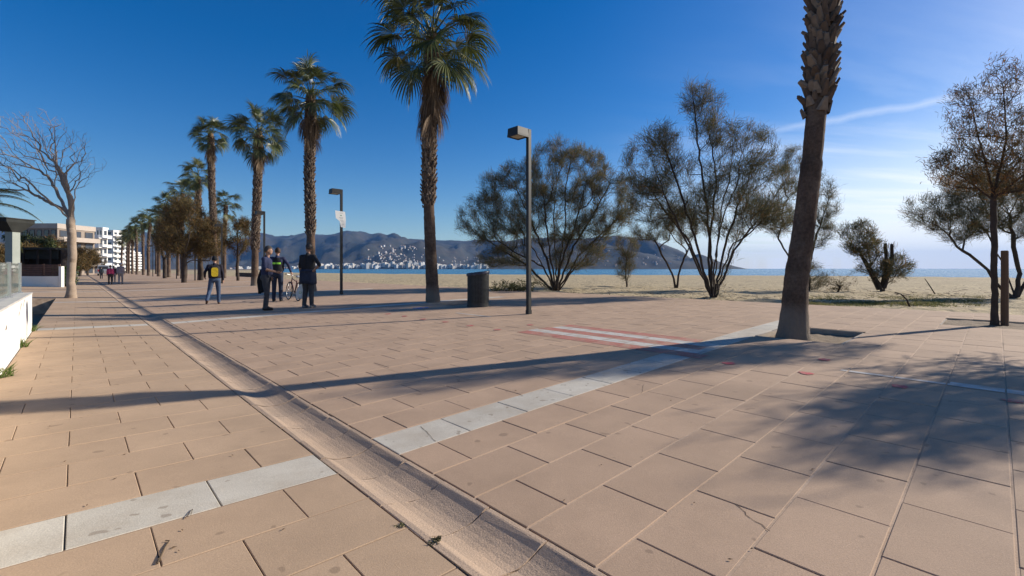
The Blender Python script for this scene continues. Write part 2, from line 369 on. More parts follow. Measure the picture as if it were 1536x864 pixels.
def tile_pix(t):
    pts = []
    for v, u in ((t[0], t[2]), (t[1], t[2]), (t[1], t[3]), (t[0], t[3])):
        w = UV(u, v, zg(v))
        if w.y < 0.35: return 0
        pts.append((CX + F * w.x / w.y, YH + F * (H - w.z) / w.y))
    if max(p[0] for p in pts) < 0 or min(p[0] for p in pts) > 1536 or min(p[1] for p in pts) > 864: return 0
    pts = [(min(max(a, 0), 1536), min(max(b, 0), 864)) for a, b in pts]
    return abs(sum(pts[i][0] * pts[(i + 1) % 4][1] - pts[(i + 1) % 4][0] * pts[i][1] for i in range(4))) / 2
order = sorted(range(len(TILES)), key=lambda i: -tile_pix(TILES[i])); NEAR = set(order[:298])
JV, JU = 0.0055, 0.0065
sv, sf, sm, stn = [], [], [], []; cache = {}
rt = random.Random(3)
for i, (v0, v1, u0, u1, kd) in enumerate(TILES):
    jv = JV * (0.9 if kd != 'L' else 0.55) * rt.uniform(0.6, 1.25); w = v1 - v0 - jv * 1.6; l = u1 - u0 - JU * (1.5 if kd != 'L' else 0.9)
    vc, uc = (v0 + v1) / 2, (u0 + u1) / 2; zc = (zg(v0) + zg(v1)) / 2 + rt.uniform(-0.0015, 0.0015); sl = math.atan2(zg(v1) - zg(v0), v1 - v0)
    tilt = (rt.gauss(0, 0.0007), -sl + rt.gauss(0, 0.0007), rt.gauss(0, 0.002))
    if i in NEAR:
        key = (round(w / 0.004), round(l, 3), kd)
        if key not in cache:
            mb = MB(); mb.add(*tile_geo(w, l)); cache[key] = mb.mesh('paving_tile', {'L': M_tL, 'R': M_tR, 'W': M_tW}[kd])
        o = link('paving_tile' if kd != 'W' else 'white_paving_tile', cache[key], prom); o.location = (vc, uc, zc); o.rotation_euler = tilt
    else:
        g, fs = tile_geo(w, l); b = len(sv); c, s = math.cos(sl), math.sin(sl); z1, z2 = tilt[0], rt.gauss(0, 0.002)
        sv += [(vc + x * c - z * s, uc + y, zc + x * s + z * c + y * z1) for x, y, z in g]
        fs = fs[:5]
        sf += [[b + q for q in f] for f in fs]; sm += [{'R': 0, 'L': 1, 'W': 2}[kd]] * len(fs); stn += [rt.random()] * len(fs)
me = arr_mesh('paving_tiles', sv, sf, [M_sR, M_sL, M_sW], midx=sm)
at = me.attributes.new('tone', 'FLOAT', 'FACE'); at.data.foreach_set('value', np.array(stn, dtype=np.float32))
far_tiles = link('paving_tiles', me, prom); tag(far_tiles, kind='stuff')

mbj = MB(); k0 = math.floor((U_MIN - U0) / PITCH) + 1; k1 = int((U_MAX - U0) / PITCH) - 1; rj = random.Random(9)
for k in range(k0, k1 + 1):
    u = row_u(k)
    for (a_, c_) in ((V_L0 if u < 26.6 else -8.8, V_D0), (V_D1, 9.0), (9.0, V_R1)):
        if a_ < 1 and u > 95: continue
        segs = [(a_, c_)]
        for p0, p1, q0, q1 in PITS:
            if p0 - .02 < u < p1 + .02: segs = [s for x, y in segs for s in ((x, min(y, q0)), (max(x, q1), y)) if s[1] - s[0] > .06]
        for x, y in segs:
            mbj.cur = 0 if x > 1 else 1
            d_ = rj.uniform(.0022, .0042) if x > 1 else rj.uniform(.002, .0035); mbj.add([(x, u - .009, zg(x) - d_), (y, u - .009, zg(y) - d_), (y, u + .009, zg(y) - d_), (x, u + .009, zg(x) - d_)], [(0, 1, 2, 3)])
M_jsand = mat('joint_sand', (0.50, 0.36, 0.25), 0.95, scale=1.3, rgb2=(0.40, 0.28, 0.19), fine=0.2, fine_scale=80, coords='World', stain=(2.0, 0.55, 0.7, (0.2, 0.14, 0.1), 0.7))
M_jdark = mat('joint_dirt', (0.33, 0.22, 0.14), 0.95, scale=1.3, rgb2=(0.24, 0.16, 0.10), coords='World')
tag(mbj.build('joint_sand', [M_jsand, M_jdark], prom), kind='stuff')

# drain: dished concrete channel in short segments
M_drain = mat('drain_concrete', (0.44, 0.31, 0.21), 0.9, scale=2.5, rgb2=(0.36, 0.265, 0.19), fine=0.2, fine_scale=140, bump=0.35, bump_scale=90, objvar=0.1, coords='World', stain=(3.0, 0.52, 0.74, (0.2, 0.155, 0.12), 0.5))
def drain_geo(l, chip=0.0, rr=None):
    pr = [(-0.2085, -0.11), (-0.2085, -0.003), (-0.205, 0.0), (-0.178, 0.0), (-0.17, -0.003)]
    for i in range(1, 8):
        a = -0.17 + 0.34 * i / 8; pr.append((a, -0.004 - 0.040 * (1 - (a / 0.17) ** 2)))
    pr += [(0.17, -0.003), (0.178, 0.0), (0.205, 0.0), (0.2085, -0.003), (0.2085, -0.11)]
    n = len(pr); vs = []
    for y in (-l / 2, l / 2):
        for x, z in pr: vs.append((x + (rr.uniform(-chip, chip) if rr else 0), y + (rr.uniform(-chip, chip) if rr else 0), z + (rr.uniform(-chip, chip) * 0.4 if rr else 0)))
    fs = [(i, i + 1, n + i + 1, n + i) for i in range(n - 1)]
    fs += [tuple(range(n))[::-1], tuple(range(n, 2 * n))]
    return vs, [f[::-1] for f in fs]
drain = empty('drain_channel', (0, 0, 0), TH); tag(drain, kind='structure')
SEG = 0.418; dm = []
for j in range(6):
    mb = MB(); mb.add(*drain_geo(SEG - 0.008, 0.003, random.Random(j))); dm.append(mb.mesh('channel_segment', M_drain))
mbd = MB(); vcx = (V_D0 + V_D1) / 2
for j in range(int((U_MAX - U_MIN) / SEG)):
    u = U_MIN + (j + 0.5) * SEG
    if -1 < u < 17:
        o = link('channel_segment', dm[rt.randrange(6)], drain); o.location = (vcx, u, 0.001 + rt.uniform(-0.003, 0.002)); o.rotation_euler = (rt.gauss(0, 0.005), rt.gauss(0, 0.005), rt.gauss(0, 0.004))
    else:
        g, fs = drain_geo(SEG - 0.008); mbd.add([(x + vcx, y + u, z) for x, y, z in g], fs)
tag(mbd.build('channel_segments', M_drain, drain), kind='stuff')

# tree pits: soil, edging boards
M_edge = mat('pit_edge', (0.36, 0.30, 0.24), 0.85, bump=0.3)
for (p0, p1, q0, q1) in PITS:
    z = zg((q0 + q1) / 2); third = q0 > 12
    n = 26; dep = 0.02 if third else 0.085
    vs2 = [(q0 + (q1 - q0) * i / n, p0 + (p1 - p0) * j / n, z - dep + 0.018 * mnoise.noise(Vector((i * 0.4 + q0, j * 0.4 + p0, 0)))) for j in range(n + 1) for i in range(n + 1)]
    fs2 = [(j * (n + 1) + i, j * (n + 1) + i + 1, (j + 1) * (n + 1) + i + 1, (j + 1) * (n + 1) + i) for j in range(n) for i in range(n)]
    so = link('pit_soil', arr_mesh('pit_soil', vs2, fs2, M_soil, smooth=True)); so.rotation_euler = (0, 0, TH); tag(so, kind='structure')
    for (a0, a1, b0, b1) in ((q0 - 0.005, q0 + 0.035, p0 + 0.035, p1 - 0.035), (q1 - 0.035, q1 + 0.005, p0 + 0.035, p1 - 0.035), (q0 - 0.005, q1 + 0.005, p0 - 0.005, p0 + 0.035), (q0 - 0.005, q1 + 0.005, p1 - 0.035, p1 + 0.005)):
        mb = MB(); zt = zg((a0 + a1) / 2) - 0.004
        mb.bbox(a0, a1, b0, b1, -0.12, zt - 0.004); o = mb.build('pit_edging', M_edge, so)

# painted marks, cut tile by tile so that the joints stay open
M_pred = mat('red_paint', (0.45, 0.15, 0.11), 0.75, scale=9, rgb2=(0.42, 0.19, 0.14), fine=0.2, fine_scale=120, coords='World', stain=(5, 0.47, 0.62, (0.43, 0.29, 0.2), 0.85))
M_pwhite = mat('white_paint', (0.57, 0.54, 0.48), 0.75, scale=8, rgb2=(0.50, 0.46, 0.39), fine=0.12, fine_scale=120, coords='World', stain=(5, 0.48, 0.66, (0.45, 0.32, 0.22), 0.75))
M_pdot = mat('dot_paint', (0.58, 0.07, 0.08), 0.7, scale=12, rgb2=(0.46, 0.09, 0.09), coords='World', stain=(14, 0.46, 0.62, (0.43, 0.29, 0.2), 0.8))
M_pblue = mat('blue_paint', (0.10, 0.17, 0.42), 0.8, scale=9, coords='World', stain=(7, 0.48, 0.6, (0.43, 0.29, 0.2), 0.9))
def paint(name, m, poly_fn, box, lift=0.004):
    """rectangles (u0,u1,v0,v1) clipped against the tiles"""
    mb = MB(); u0, u1, v0, v1 = box
    for (a0, a1, b0, b1, kd) in TILES:
        x0, x1, y0, y1 = max(v0, a0 + 0.006), min(v1, a1 - 0.006), max(u0, b0 + 0.006), min(u1, b1 - 0.006)
        if x1 - x0 < 0.01 or y1 - y0 < 0.01: continue
        if poly_fn:
            pts = poly_fn(x0, x1, y0, y1)
            if not pts: continue
        else: pts = [(x0, y0), (x1, y0), (x1, y1), (x0, y1)]
        mb.add([(x, y, zg(x) + lift) for x, y in pts], [tuple(range(len(pts)))])
    if not mb.v: return None
    o = mb.build(name, m); o.rotation_euler = (0, 0, TH); return o
mark = empty('painted_crossing_marks', (0, 0, 0), 0); tag(mark, 'faded red and white striped paint patch on the paving by the leaning palm', 'paint mark')
rb = random.Random(5)
for i, (v0, v1) in enumerate(((5.98, 6.28), (6.28, 6.56), (6.56, 6.86), (6.86, 7.13), (7.13, 7.42))):
    o = paint('red_stripe' if i % 2 == 0 else 'white_stripe', M_pred if i % 2 == 0 else M_pwhite, None, (2.62 + rb.uniform(-.1, .2) + 0.12 * i, 6.15 + rb.uniform(-.1, .08) - 0.02 * i, v0 + 0.004, v1 - 0.004)); o.parent = mark
def disc(cu, cv, ru, rv):
    jt = [random.Random(int(cu * 100) + k).uniform(.72, 1.15) for k in range(18)]
    def fn(x0, x1, y0, y1):
        pts = [(min(max(cv + rv * jt[k] * math.cos(2 * math.pi * k / 18), x0), x1), min(max(cu + ru * jt[k] * math.sin(2 * math.pi * k / 18), y0), y1)) for k in range(18)]
        ar = sum(pts[i][0] * pts[(i + 1) % 18][1] - pts[(i + 1) % 18][0] * pts[i][1] for i in range(18))
        return pts if ar > 4e-4 else None
    return fn
ORD = ['first', 'second', 'third', 'fourth', 'fifth', 'sixth', 'seventh', 'eighth', 'ninth', 'tenth', 'eleventh', 'twelfth', 'thirteenth']
dots = [(9.3, 5.93), (8.46, 5.97), (7.55, 5.95), (6.7, 5.95), (2.32, 5.95), (1.48, 6.02), (0.67, 6.03), (1.52, 6.97), (6.68, 6.85), (10.2, 5.95), (11.0, 5.94), (-0.1, 6.1)]
dots.sort(key=lambda q: UV(*q).x / UV(*q).y)
for k, (u, v) in enumerate(dots):
    o = paint('red_dot', M_pdot, disc(u, v, 0.078, 0.078), (u - .1, u + .1, v - .1, v + .1), 0.0065)
    tag(o, f'small round red paint spot on the paving, {ORD[k]} from the left of the line', 'paint mark', 'red spots in a line on the paving')
wl = paint('white_line', M_pwhite, None, (-0.35, 1.25, 6.42, 6.50)); wl2 = paint('white_line_patch', M_pwhite, None, (-0.45, 0.33, 6.502, 6.60)); wl2.parent = wl; wl2.rotation_euler = (0, 0, 0); tag(wl, 'thin white painted line crossing shaded paving at the right', 'paint mark')
wl = paint('white_line', M_pwhite, None, (8.4, 9.8, 7.22, 7.30)); tag(wl, 'short white painted line on the paving near the litter bin', 'paint mark')
bl = paint('blue_smear', M_pblue, disc(11.7, 7.4, 0.22, 0.3), (11.4, 12.0, 7.0, 7.8)); tag(bl, 'blue paint smear on shaded paving between palm and litter bin', 'paint mark')
# cracks in single tiles
M_crack = mat('crack', (0.10, 0.07, 0.05), 0.95)
def crack(px, w=0.0022):
    pts = [gpx(*q) for q in px]; mb = MB(); P_ = []
    for (a, b) in zip(pts[:-1], pts[1:]):
        for k in range(5):
            t = k / 5; P_.append((a[0] + (b[0] - a[0]) * t + rb.uniform(-.006, .006), a[1] + (b[1] - a[1]) * t + rb.uniform(-.006, .006)))
    P_.append(pts[-1])
    for i in range(len(P_) - 1):
        (u0, v0), (u1, v1) = P_[i], P_[i + 1]; d = Vector((v1 - v0, u1 - u0)).normalized(); n = Vector((-d.y, d.x)) * w * rb.uniform(0.5, 1.1)
        mb.add([(v0 - n.x, u0 - n.y, zg(v0) + 0.0012), (v1 - n.x, u1 - n.y, zg(v1) + 0.0012), (v1 + n.x, u1 + n.y, zg(v1) + 0.0012), (v0 + n.x, u0 + n.y, zg(v0) + 0.0012)], [(0, 1, 2, 3)])
    mb.build('crack', M_crack, prom)
crack([(1105, 756), (1120, 772), (1155, 797)]); crack([(632, 640), (642, 650), (654, 662)]); crack([(965, 577), (962, 590)], 0.002); crack([(560, 545), (600, 560)], 0.002)
# ------------------------------------------------------------------ hills round the bay
M_hill = mat('hill_scrub', (0.018, 0.022, 0.014), 0.95, scale=0.006, rgb2=(0.05, 0.041, 0.03), fine=0.45, fine_scale=0.03, bump=0, coords='World', stain=(0.0035, 0.52, 0.66, (0.014, 0.02, 0.013), 0.8))
RIDGE = [(-700, 352), (-300, 345), (0, 343), (60, 342), (120, 352), (175, 346), (200, 344.5), (235, 352), (290, 364), (340, 365), (365, 357), (392, 348), (413, 355), (438, 354), (457, 349), (488, 351), (520, 346), (545, 349), (557, 352.5), (570, 350), (581, 354), (590, 352), (603, 358), (640, 358), (676, 359), (760, 360), (850, 357), (930, 356), (965, 359), (1000, 368), (1026, 379), (1036, 388), (1046, 380), (1056, 383), (1068, 388), (1083, 394), (1105, 400), (1120, 403.2), (1135, 404.6)]
FRONT = [(-700, 402), (340, 401), (400, 398), (470, 392), (530, 382), (570, 372), (600, 366), (630, 368), (660, 376), (700, 384), (740, 380), (800, 372), (880, 368), (940, 366), (990, 372), (1026, 383), (1046, 386), (1068, 391), (1083, 396), (1105, 401), (1120, 403.2), (1135, 404.6)]
RI = np.array(RIDGE); FR = np.array(FRONT)
def hill_r(x):                                      # distance of the foot, the spur and the crest in metres, by heading
    foot = np.interp(x, [-700, 250, 400, 620, 850, 1030, 1135], [2600, 2600, 2520, 2450, 2500, 2700, 3000])
    spur = foot + np.interp(x, [-700, 400, 600, 900, 1036, 1135], [900, 500, 620, 700, 350, 60])
    crest = foot + np.interp(x, [-700, 400, 640, 900, 1036, 1046, 1135], [2900, 2600, 2100, 1500, 700, 500, 120])
    return foot, spur, crest
def hill_z(x, r):
    foot, spur, crest = hill_r(x); yr = float(np.interp(x, RI[:, 0], RI[:, 1])); yf = float(np.interp(x, FR[:, 0], FR[:, 1]))
    c = math.cos(math.atan((x - CX) / F))
    zr = H + (YH - yr) * crest * c / F; zf = H + (YH - yf) * spur * c / F; zf = max(min(zf, zr), -4); zr = max(zr, -4)
    X = r * math.sin(math.atan((x - CX) / F)); Y = r * c
    if r <= foot: z = -2.5 - (foot - r) * 0.02; am = 0
    elif r <= spur: t = (r - foot) / (spur - foot); z = -1.5 + (zf + 1.5) * (t ** 0.9); am = t
    elif r <= crest:
        t = (r - spur) / (crest - spur); dip = -0.10 * (zr) * math.sin(math.pi * min(1, t * 1.6)) if t < 0.62 else 0
        z = zf + (zr - zf) * (t * t * (3 - 2 * t) * 0.45 + t * 0.55) + dip * 0.3; am = 1 - 0.85 * max(0, t - 0.5) * 2
    else: z = zr - (r - crest) * 0.28; am = 0.15
    rid = 1 - abs(mnoise.fractal(Vector((X * 0.0021, Y * 0.0012, 1.7)), 1.0, 2.1, 4)) * 2
    rid2 = mnoise.fractal(Vector((X * 0.008, Y * 0.006, 5.2)), 1.0, 2.0, 4)
    hh = max(zr, 5)
    return z + am * (0.30 * hh * (rid - 0.55) + 0.07 * hh * rid2) * min(1, hh / 60)
hx = np.arange(-700, 1136, 4.0); ts = np.concatenate([np.linspace(0, 1, 34), np.linspace(1.03, 1.25, 5)])
hv = []
for x in hx:
    foot, spur, crest = hill_r(x); a = math.atan((x - CX) / F)
    for t in ts:
        r = foot - 60 + (crest - foot + 60) * t if t <= 1 else crest + (t - 1) * 2600
        hv.append((r * math.sin(a), r * math.cos(a), hill_z(x, r)))
n = len(ts); fa = [(i * n + j, (i + 1) * n + j, (i + 1) * n + j + 1, i * n + j + 1) for i in range(len(hx) - 1) for j in range(n - 1)]
hills = link('hills', arr_mesh('hills', hv, fa, M_hill, smooth=True)); tag(hills, kind='structure')
# town: houses and blocks, each its own object, on the hillside they stand on
M_bwall = mat('town_wall', (0.7, 0.68, 0.63), 0.85, objcol=True, var=0.06, scale=0.2); M_broof = mat('town_roof', (0.34, 0.19, 0.13), 0.9, scale=0.2); M_bwin = mat('town_window', (0.06, 0.07, 0.08), 0.4)
def town_mesh(w, d, h, kind):
    mb = MB(); mb.mat(0).bbox(-w / 2, w / 2, -d / 2, d / 2, -14, h)
    if kind == 'house':
        e = 0.4; mb.mat(1).add([(-w / 2 - e, -d / 2 - e, h), (w / 2 + e, -d / 2 - e, h), (w / 2 + e, d / 2 + e, h), (-w / 2 - e, d / 2 + e, h), (-w / 2 - e, 0, h + d * 0.26), (w / 2 + e, 0, h + d * 0.26)], [(0, 1, 5, 4), (2, 3, 4, 5), (1, 2, 5), (3, 0, 4), (0, 3, 2, 1)])
    else:
        mb.mat(0).bbox(-w / 2 - .2, w / 2 + .2, -d / 2 - .2, d / 2 + .2, h, h + 0.7); mb.mat(0).bbox(-w * .2, w * .15, -d * .2, d * .2, h + 0.7, h + 3)
    fl = max(1, int(h / 3)); nb = max(2, int(w / 3.6))
    mb.mat(2)
    for f_ in range(fl):
        for b_ in range(nb):
            x = -w / 2 + (b_ + 0.5) * w / nb; mb.bbox(x - w / nb * .28, x + w / nb * .28, -d / 2 - 0.06, -d / 2 + 0.1, f_ * h / fl + 0.9, f_ * h / fl + 2.3)
    return mb.mesh('house' if kind == 'house' else 'apartment_block', [M_bwall, M_broof, M_bwin])
HM = [town_mesh(w, d, h, 'house') for w, d, h in ((11, 9, 5.5), (14, 9, 6), (9, 8, 7.5), (17, 10, 6))]
BMs = [town_mesh(w, d, h, 'block') for w, d, h in ((24, 14, 15), (34, 14, 18), (19, 14, 24), (28, 14, 12), (44, 15, 16))]
tr_ = random.Random(11); seats = []
def put_town(me, x, r, name, label, cat, group, col):
    a = math.atan((x - CX) / F); o = link(name, me); o.location = (r * math.sin(a), r * math.cos(a), max(hill_z(x, r), -1.0)); o.rotation_euler = (0, 0, -a + tr_.uniform(0.55, 1.15)); s = tr_.uniform(0.7, 1.05) if cat == 'building' else tr_.uniform(0.45, 0.9); o.scale = (s, s, s)
    o.color = (*col, 1); tag(o, label, cat, group)
def wcol():
    b = tr_.uniform(0.34, 0.66); return tr_.choice([(b, b * .97, b * .92), (b, b * .93, b * .82), (b * .95, b * .86, b * .74), (b, b, b * .98)])
for x in np.arange(345, 735, 2.6):                       # waterfront, two staggered ranks
    if tr_.random() < (0.62 if x < 480 else 0.93):
        put_town(tr_.choice(BMs if x > 470 else BMs[3:4] + HM[3:] + HM[1:2]), x + tr_.uniform(-1, 1), float(hill_r(x)[0]) + tr_.uniform(6, 60), 'apartment_block', 'pale apartment block in the waterfront rows across the bay', 'building', 'apartment blocks on the far waterfront', wcol())
def hit(x, y):
    foot, spur, crest = hill_r(x); c = math.cos(math.atan((x - CX) / F))
    for r in np.arange(foot + 20, crest, 14):
        if YH - (hill_z(x, r) - H) * F / (r * c) <= y: return r
    return None
spots = []
for _ in range(62): spots.append((tr_.gauss(592, 20), tr_.gauss(381, 5.5)))
for _ in range(60): spots.append((tr_.uniform(545, 720), tr_.uniform(386, 396)))
for _ in range(16): spots.append((tr_.uniform(598, 622), tr_.uniform(370, 375)))
for _ in range(55): spots.append((tr_.uniform(725, 1022), tr_.triangular(368, 402, 397)))
for _ in range(12): spots.append((tr_.uniform(940, 1020), tr_.uniform(384, 400)))
for (x, y) in spots:
    r = hit(x, y)
    if r: put_town(tr_.choice(HM), x, r, 'house', 'small pale house scattered on the scrubby hillside across the bay', 'house', 'houses on the far hillside', wcol())
# ------------------------------------------------------------------ vegetation
M_trunkP = mat('palm_trunk', (0.125, 0.08, 0.054), 0.95, scale=3, rgb2=(0.065, 0.042, 0.030), fine=0.35, fine_scale=22, bump=1.0, bump_scale=16, stretch=(1.6, 1.6, 0.18), bdist=0.035, stain=(2.2, 0.5, 0.64, (0.2, 0.15, 0.11), 0.45), foot=(0.5, (0.22, 0.175, 0.135)))
M_boot = mat('palm_leaf_base', (0.2, 0.15, 0.11), 0.9, island=[(0, (0.07, 0.046, 0.032)), (0.5, (0.13, 0.092, 0.065)), (1, (0.22, 0.17, 0.125))], var=0.2, scale=12)
GREEN = [(0, (0.036, 0.048, 0.013)), (0.45, (0.075, 0.092, 0.023)), (0.8, (0.13, 0.14, 0.04)), (1, (0.22, 0.18, 0.065))]
M_frond = mat('palm_frond', (0.06, 0.09, 0.03), 0.42, island=GREEN, var=0.2, scale=3, transl=0.25, spec=0.5)
M_dead = mat('dead_frond', (0.2, 0.14, 0.09), 0.9, island=[(0, (0.085, 0.055, 0.035)), (0.6, (0.17, 0.115, 0.07)), (1, (0.29, 0.21, 0.14))], var=0.2, scale=3, transl=0.15)
def frond_mesh(el, seed, dead=False, size=1.0):
    r = random.Random(seed); mb = MB(); e = R(el); D = Vector((math.cos(e), 0, math.sin(e))); pl = (1.05 if not dead else 0.55) * r.uniform(0.8, 1.15)
    pts = []; q = Vector((0, 0, 0)); dcur = D.copy(); sag = (-0.10 if not dead else -0.25)
    for k in range(6):
        pts.append(q.copy()); q = q + dcur * pl / 5; dcur = (dcur + Vector((0, 0, sag))).normalized()
    mb.tube(pts, [0.04, 0.03, 0.024, 0.02, 0.016, 0.013], 5, flat=0.5)
    hq = pts[-1]; D2 = dcur; S = Vector((0, 1, 0)); N = S.cross(D2) * -1
    tw = r.uniform(-0.7, 0.7); S = (S * math.cos(tw) + N * math.sin(tw)).normalized(); N = D2.cross(S)
    nseg = 30; span = R(125 if not dead else 40); L0 = 0.98 * r.uniform(0.88, 1.12)
    for k in range(nseg):
        a = -span + 2 * span * (k + 0.5) / nseg + r.uniform(-.02, .02); dr = (D2 * math.cos(a) + S * math.sin(a)); cup = N * (0.25 * math.sin(abs(a)))
        dr = (dr + cup).normalized(); side = (S * math.cos(a) - D2 * math.sin(a)); Ls = L0 * (0.7 + 0.3 * math.cos(a)) * r.uniform(0.85, 1.06)
        hw = span / nseg * 0.95; g = r.uniform(0.6, 1.1) * (1.5 if dead else 1); vs = []; c = hq + dr * Ls * 0.04; dd = dr.copy(); prev = 0.04
        for s, wf in ((0.04, 1.0), (0.36, 1.0), (0.56, 0.9), (0.74, 0.62), (0.88, 0.36), (1.0, 0.04)):
            c = c + dd * Ls * (s - prev); prev = s
            w = Ls * min(s, 0.45) * hw * wf; vs += [c - side * w, c + N * (w * 0.5), c + side * w]
            if s >= 0.36: dd = (dd + Vector((0, 0, -1)) * g * 0.42).normalized()
        mb.add(vs, [(3 * i + j, 3 * i + j + 1, 3 * (i + 1) + j + 1, 3 * (i + 1) + j) for i in range(5) for j in range(2)])
    for i in range(len(mb.v)): mb.v[i] = tuple(c * size for c in mb.v[i])
    return mb
FM = {}
for cls, el in (('up', 68), ('hi', 42), ('mid', 14), ('low', -16), ('lower', -44)): FM[cls] = [frond_mesh(el + random.Random(s * 9).uniform(-12, 12), s * 17 + el).mesh('frond', M_frond) for s in range(4)]
FM['dead'] = [frond_mesh(-86 + 4 * s, 91 + s, True, .95).mesh('dead_frond', M_dead) for s in range(4)]
def frond_plan(r, skirt):
    pl = []
    for cls, cnt in (('up', 8), ('hi', 11), ('mid', 12), ('low', 8), ('lower', 4), ('dead', skirt)):
        for k in range(cnt): pl.append((cls, 2 * math.pi * (k + r.random() * 1.1) / cnt, r.randrange(4), r.uniform(0.8, 1.15)))
    return pl
def trunk_path(ctrl, n):
    c = np.array([tuple(q) for q in ctrl]); zs = np.linspace(c[0, 2], c[-1, 2], n + 1); k = np.ones(5) / 5
    out = []
    for ax in (0, 1):
        v = np.interp(zs, c[:, 2], c[:, ax]); vp = np.concatenate([[v[0]] * 2, v, [2 * v[-1] - v[-2], 2 * v[-1] - v[-3]]]); out.append(np.convolve(vp, k, 'valid'))
    return [Vector((x, y, z)) for x, y, z in zip(out[0], out[1], zs)]
def palm(label, base, ctrl, r0, r1, boot_z, seed, skirt=16, detail=True, skirt_len=1.6, crown_scale=1.0, group='fan palms lining the promenade', bulge=1.0):
    r = random.Random(seed); base = Vector(base); root = empty('palm_tree', base); tag(root, label, 'palm tree', group)
    path = trunk_path([Vector((0, 0, -0.12))] + [Vector(q) - base for q in ctrl], 130 if detail else 10); hgt = path[-1].z; mb = MB(); rad = []
    for q in path:
        t = max(0, q.z); fl = math.exp(-t / 0.28) * 0.16 + math.exp(-t / 1.6) * 0.18
        rr = r1 + (r0 - r1) * (fl / 0.34 if t < 3 else 0) * 1.0; rr = max(rr, r1); rad.append(rr * (1 + (r.uniform(-0.028, 0.028) if detail else 0)))
    mb.tube(path, rad, 18 if detail else 8); mb.build('trunk', M_trunkP, root, smooth=True)
    # stubs of cut leaf stalks, in a spiral
    bt = MB(); z = boot_z - 0.35; k = 0
    def axis(zz):
        for a, b in zip(path[:-1], path[1:]):
            if a.z <= zz <= b.z: return a.lerp(b, (zz - a.z) / (b.z - a.z))
        return path[-1]
    dz = (0.011 if detail else 0.06)
    while z < hgt - 0.15:
        if z < boot_z and r.random() > ((z - boot_z + 0.35) / 0.35) ** 2: z += dz; k += 1; continue
        a = k * 2.399963 + r.uniform(-0.1, 0.1); c = axis(z); rr = r1 * 1.02; o_ = Vector((math.cos(a), math.sin(a), 0)); s_ = Vector((-math.sin(a), math.cos(a), 0)); up = Vector((0, 0, 1))
        wl = r.uniform(0.04, 0.075) * bulge; ln = r.uniform(0.08, 0.19) * bulge; ob = r.uniform(0.05, 0.12) * bulge; b0 = c + o_ * rr * 0.92
        lean = s_ * r.uniform(-0.04, 0.04); tip = b0 + up * ln + o_ * ob + lean
        p = [b0 - s_ * wl, b0 + s_ * wl, b0 + o_ * 0.045 + s_ * wl * 0.8 - up * 0.03, b0 + o_ * 0.045 - s_ * wl * 0.8 - up * 0.03, tip - s_ * wl * .32, tip + s_ * wl * .4, tip + o_ * 0.022 + s_ * wl * .3 - up * 0.02, tip + o_ * 0.022 - s_ * wl * .25 - up * 0.03]
        bt.add(p, [(0, 1, 5, 4), (1, 2, 6, 5), (2, 3, 7, 6), (3, 0, 4, 7), (4, 5, 6, 7)]); z += dz * r.uniform(0.7, 1.3); k += 1
    tag(bt.build('leaf_bases', M_boot, root), kind='stuff')
    # crown
    plan = frond_plan(r, skirt)
    if detail:
        crown = MB().ell((0, 0, 0), (r1 * 1.2, r1 * 1.2, 0.5), n=12, m=8).build('crown', M_dead, root); crown.location = path[-1]
        for cls, az, vi, sc in plan:
            o = link('frond' if cls != 'dead' else 'dead_frond', FM[cls][vi], crown); s = sc * crown_scale
            zoff = {'up': 0.28, 'hi': 0.15, 'mid': 0.0, 'low': -0.15, 'lower': -0.3, 'dead': -r.uniform(0.25, skirt_len)}[cls]
            rr = 0.06 if cls in ('up', 'hi') else (r1 * 0.8 if cls != 'dead' else r1 * r.uniform(.7, 1.3))
            o.location = (math.cos(az) * rr, math.sin(az) * rr, zoff); o.rotation_euler = (r.uniform(-.15, .15), r.uniform(-.12, .12), az); o.scale = (s, s, s)
    else:
        V_, F_, mi, off = [], [], [], 0
        for cls, az, vi, sc in plan[::1]:
            if r.random() < 0.25: continue
            m_ = FM[cls][vi]; co = np.empty(len(m_.vertices) * 3, dtype=np.float32); m_.vertices.foreach_get('co', co); co = co.reshape(-1, 3) * sc * crown_scale
            ca, sa = math.cos(az), math.sin(az); zoff = {'up': .28, 'hi': .15, 'mid': 0, 'low': -.15, 'lower': -.3, 'dead': -r.uniform(0.25, skirt_len)}[cls]
            q = np.column_stack([co[:, 0] * ca - co[:, 1] * sa, co[:, 0] * sa + co[:, 1] * ca, co[:, 2] + zoff]) + np.array(path[-1])
            fs = np.array([list(p.vertices) for p in m_.polygons if len(p.vertices) == 4]); V_.append(q); F_.append(fs + off); mi += [1 if cls == 'dead' else 0] * len(fs); off += len(q)
        link('crown', arr_mesh('crown', np.vstack(V_), np.vstack(F_), [M_frond, M_dead], midx=mi), root)
    return root

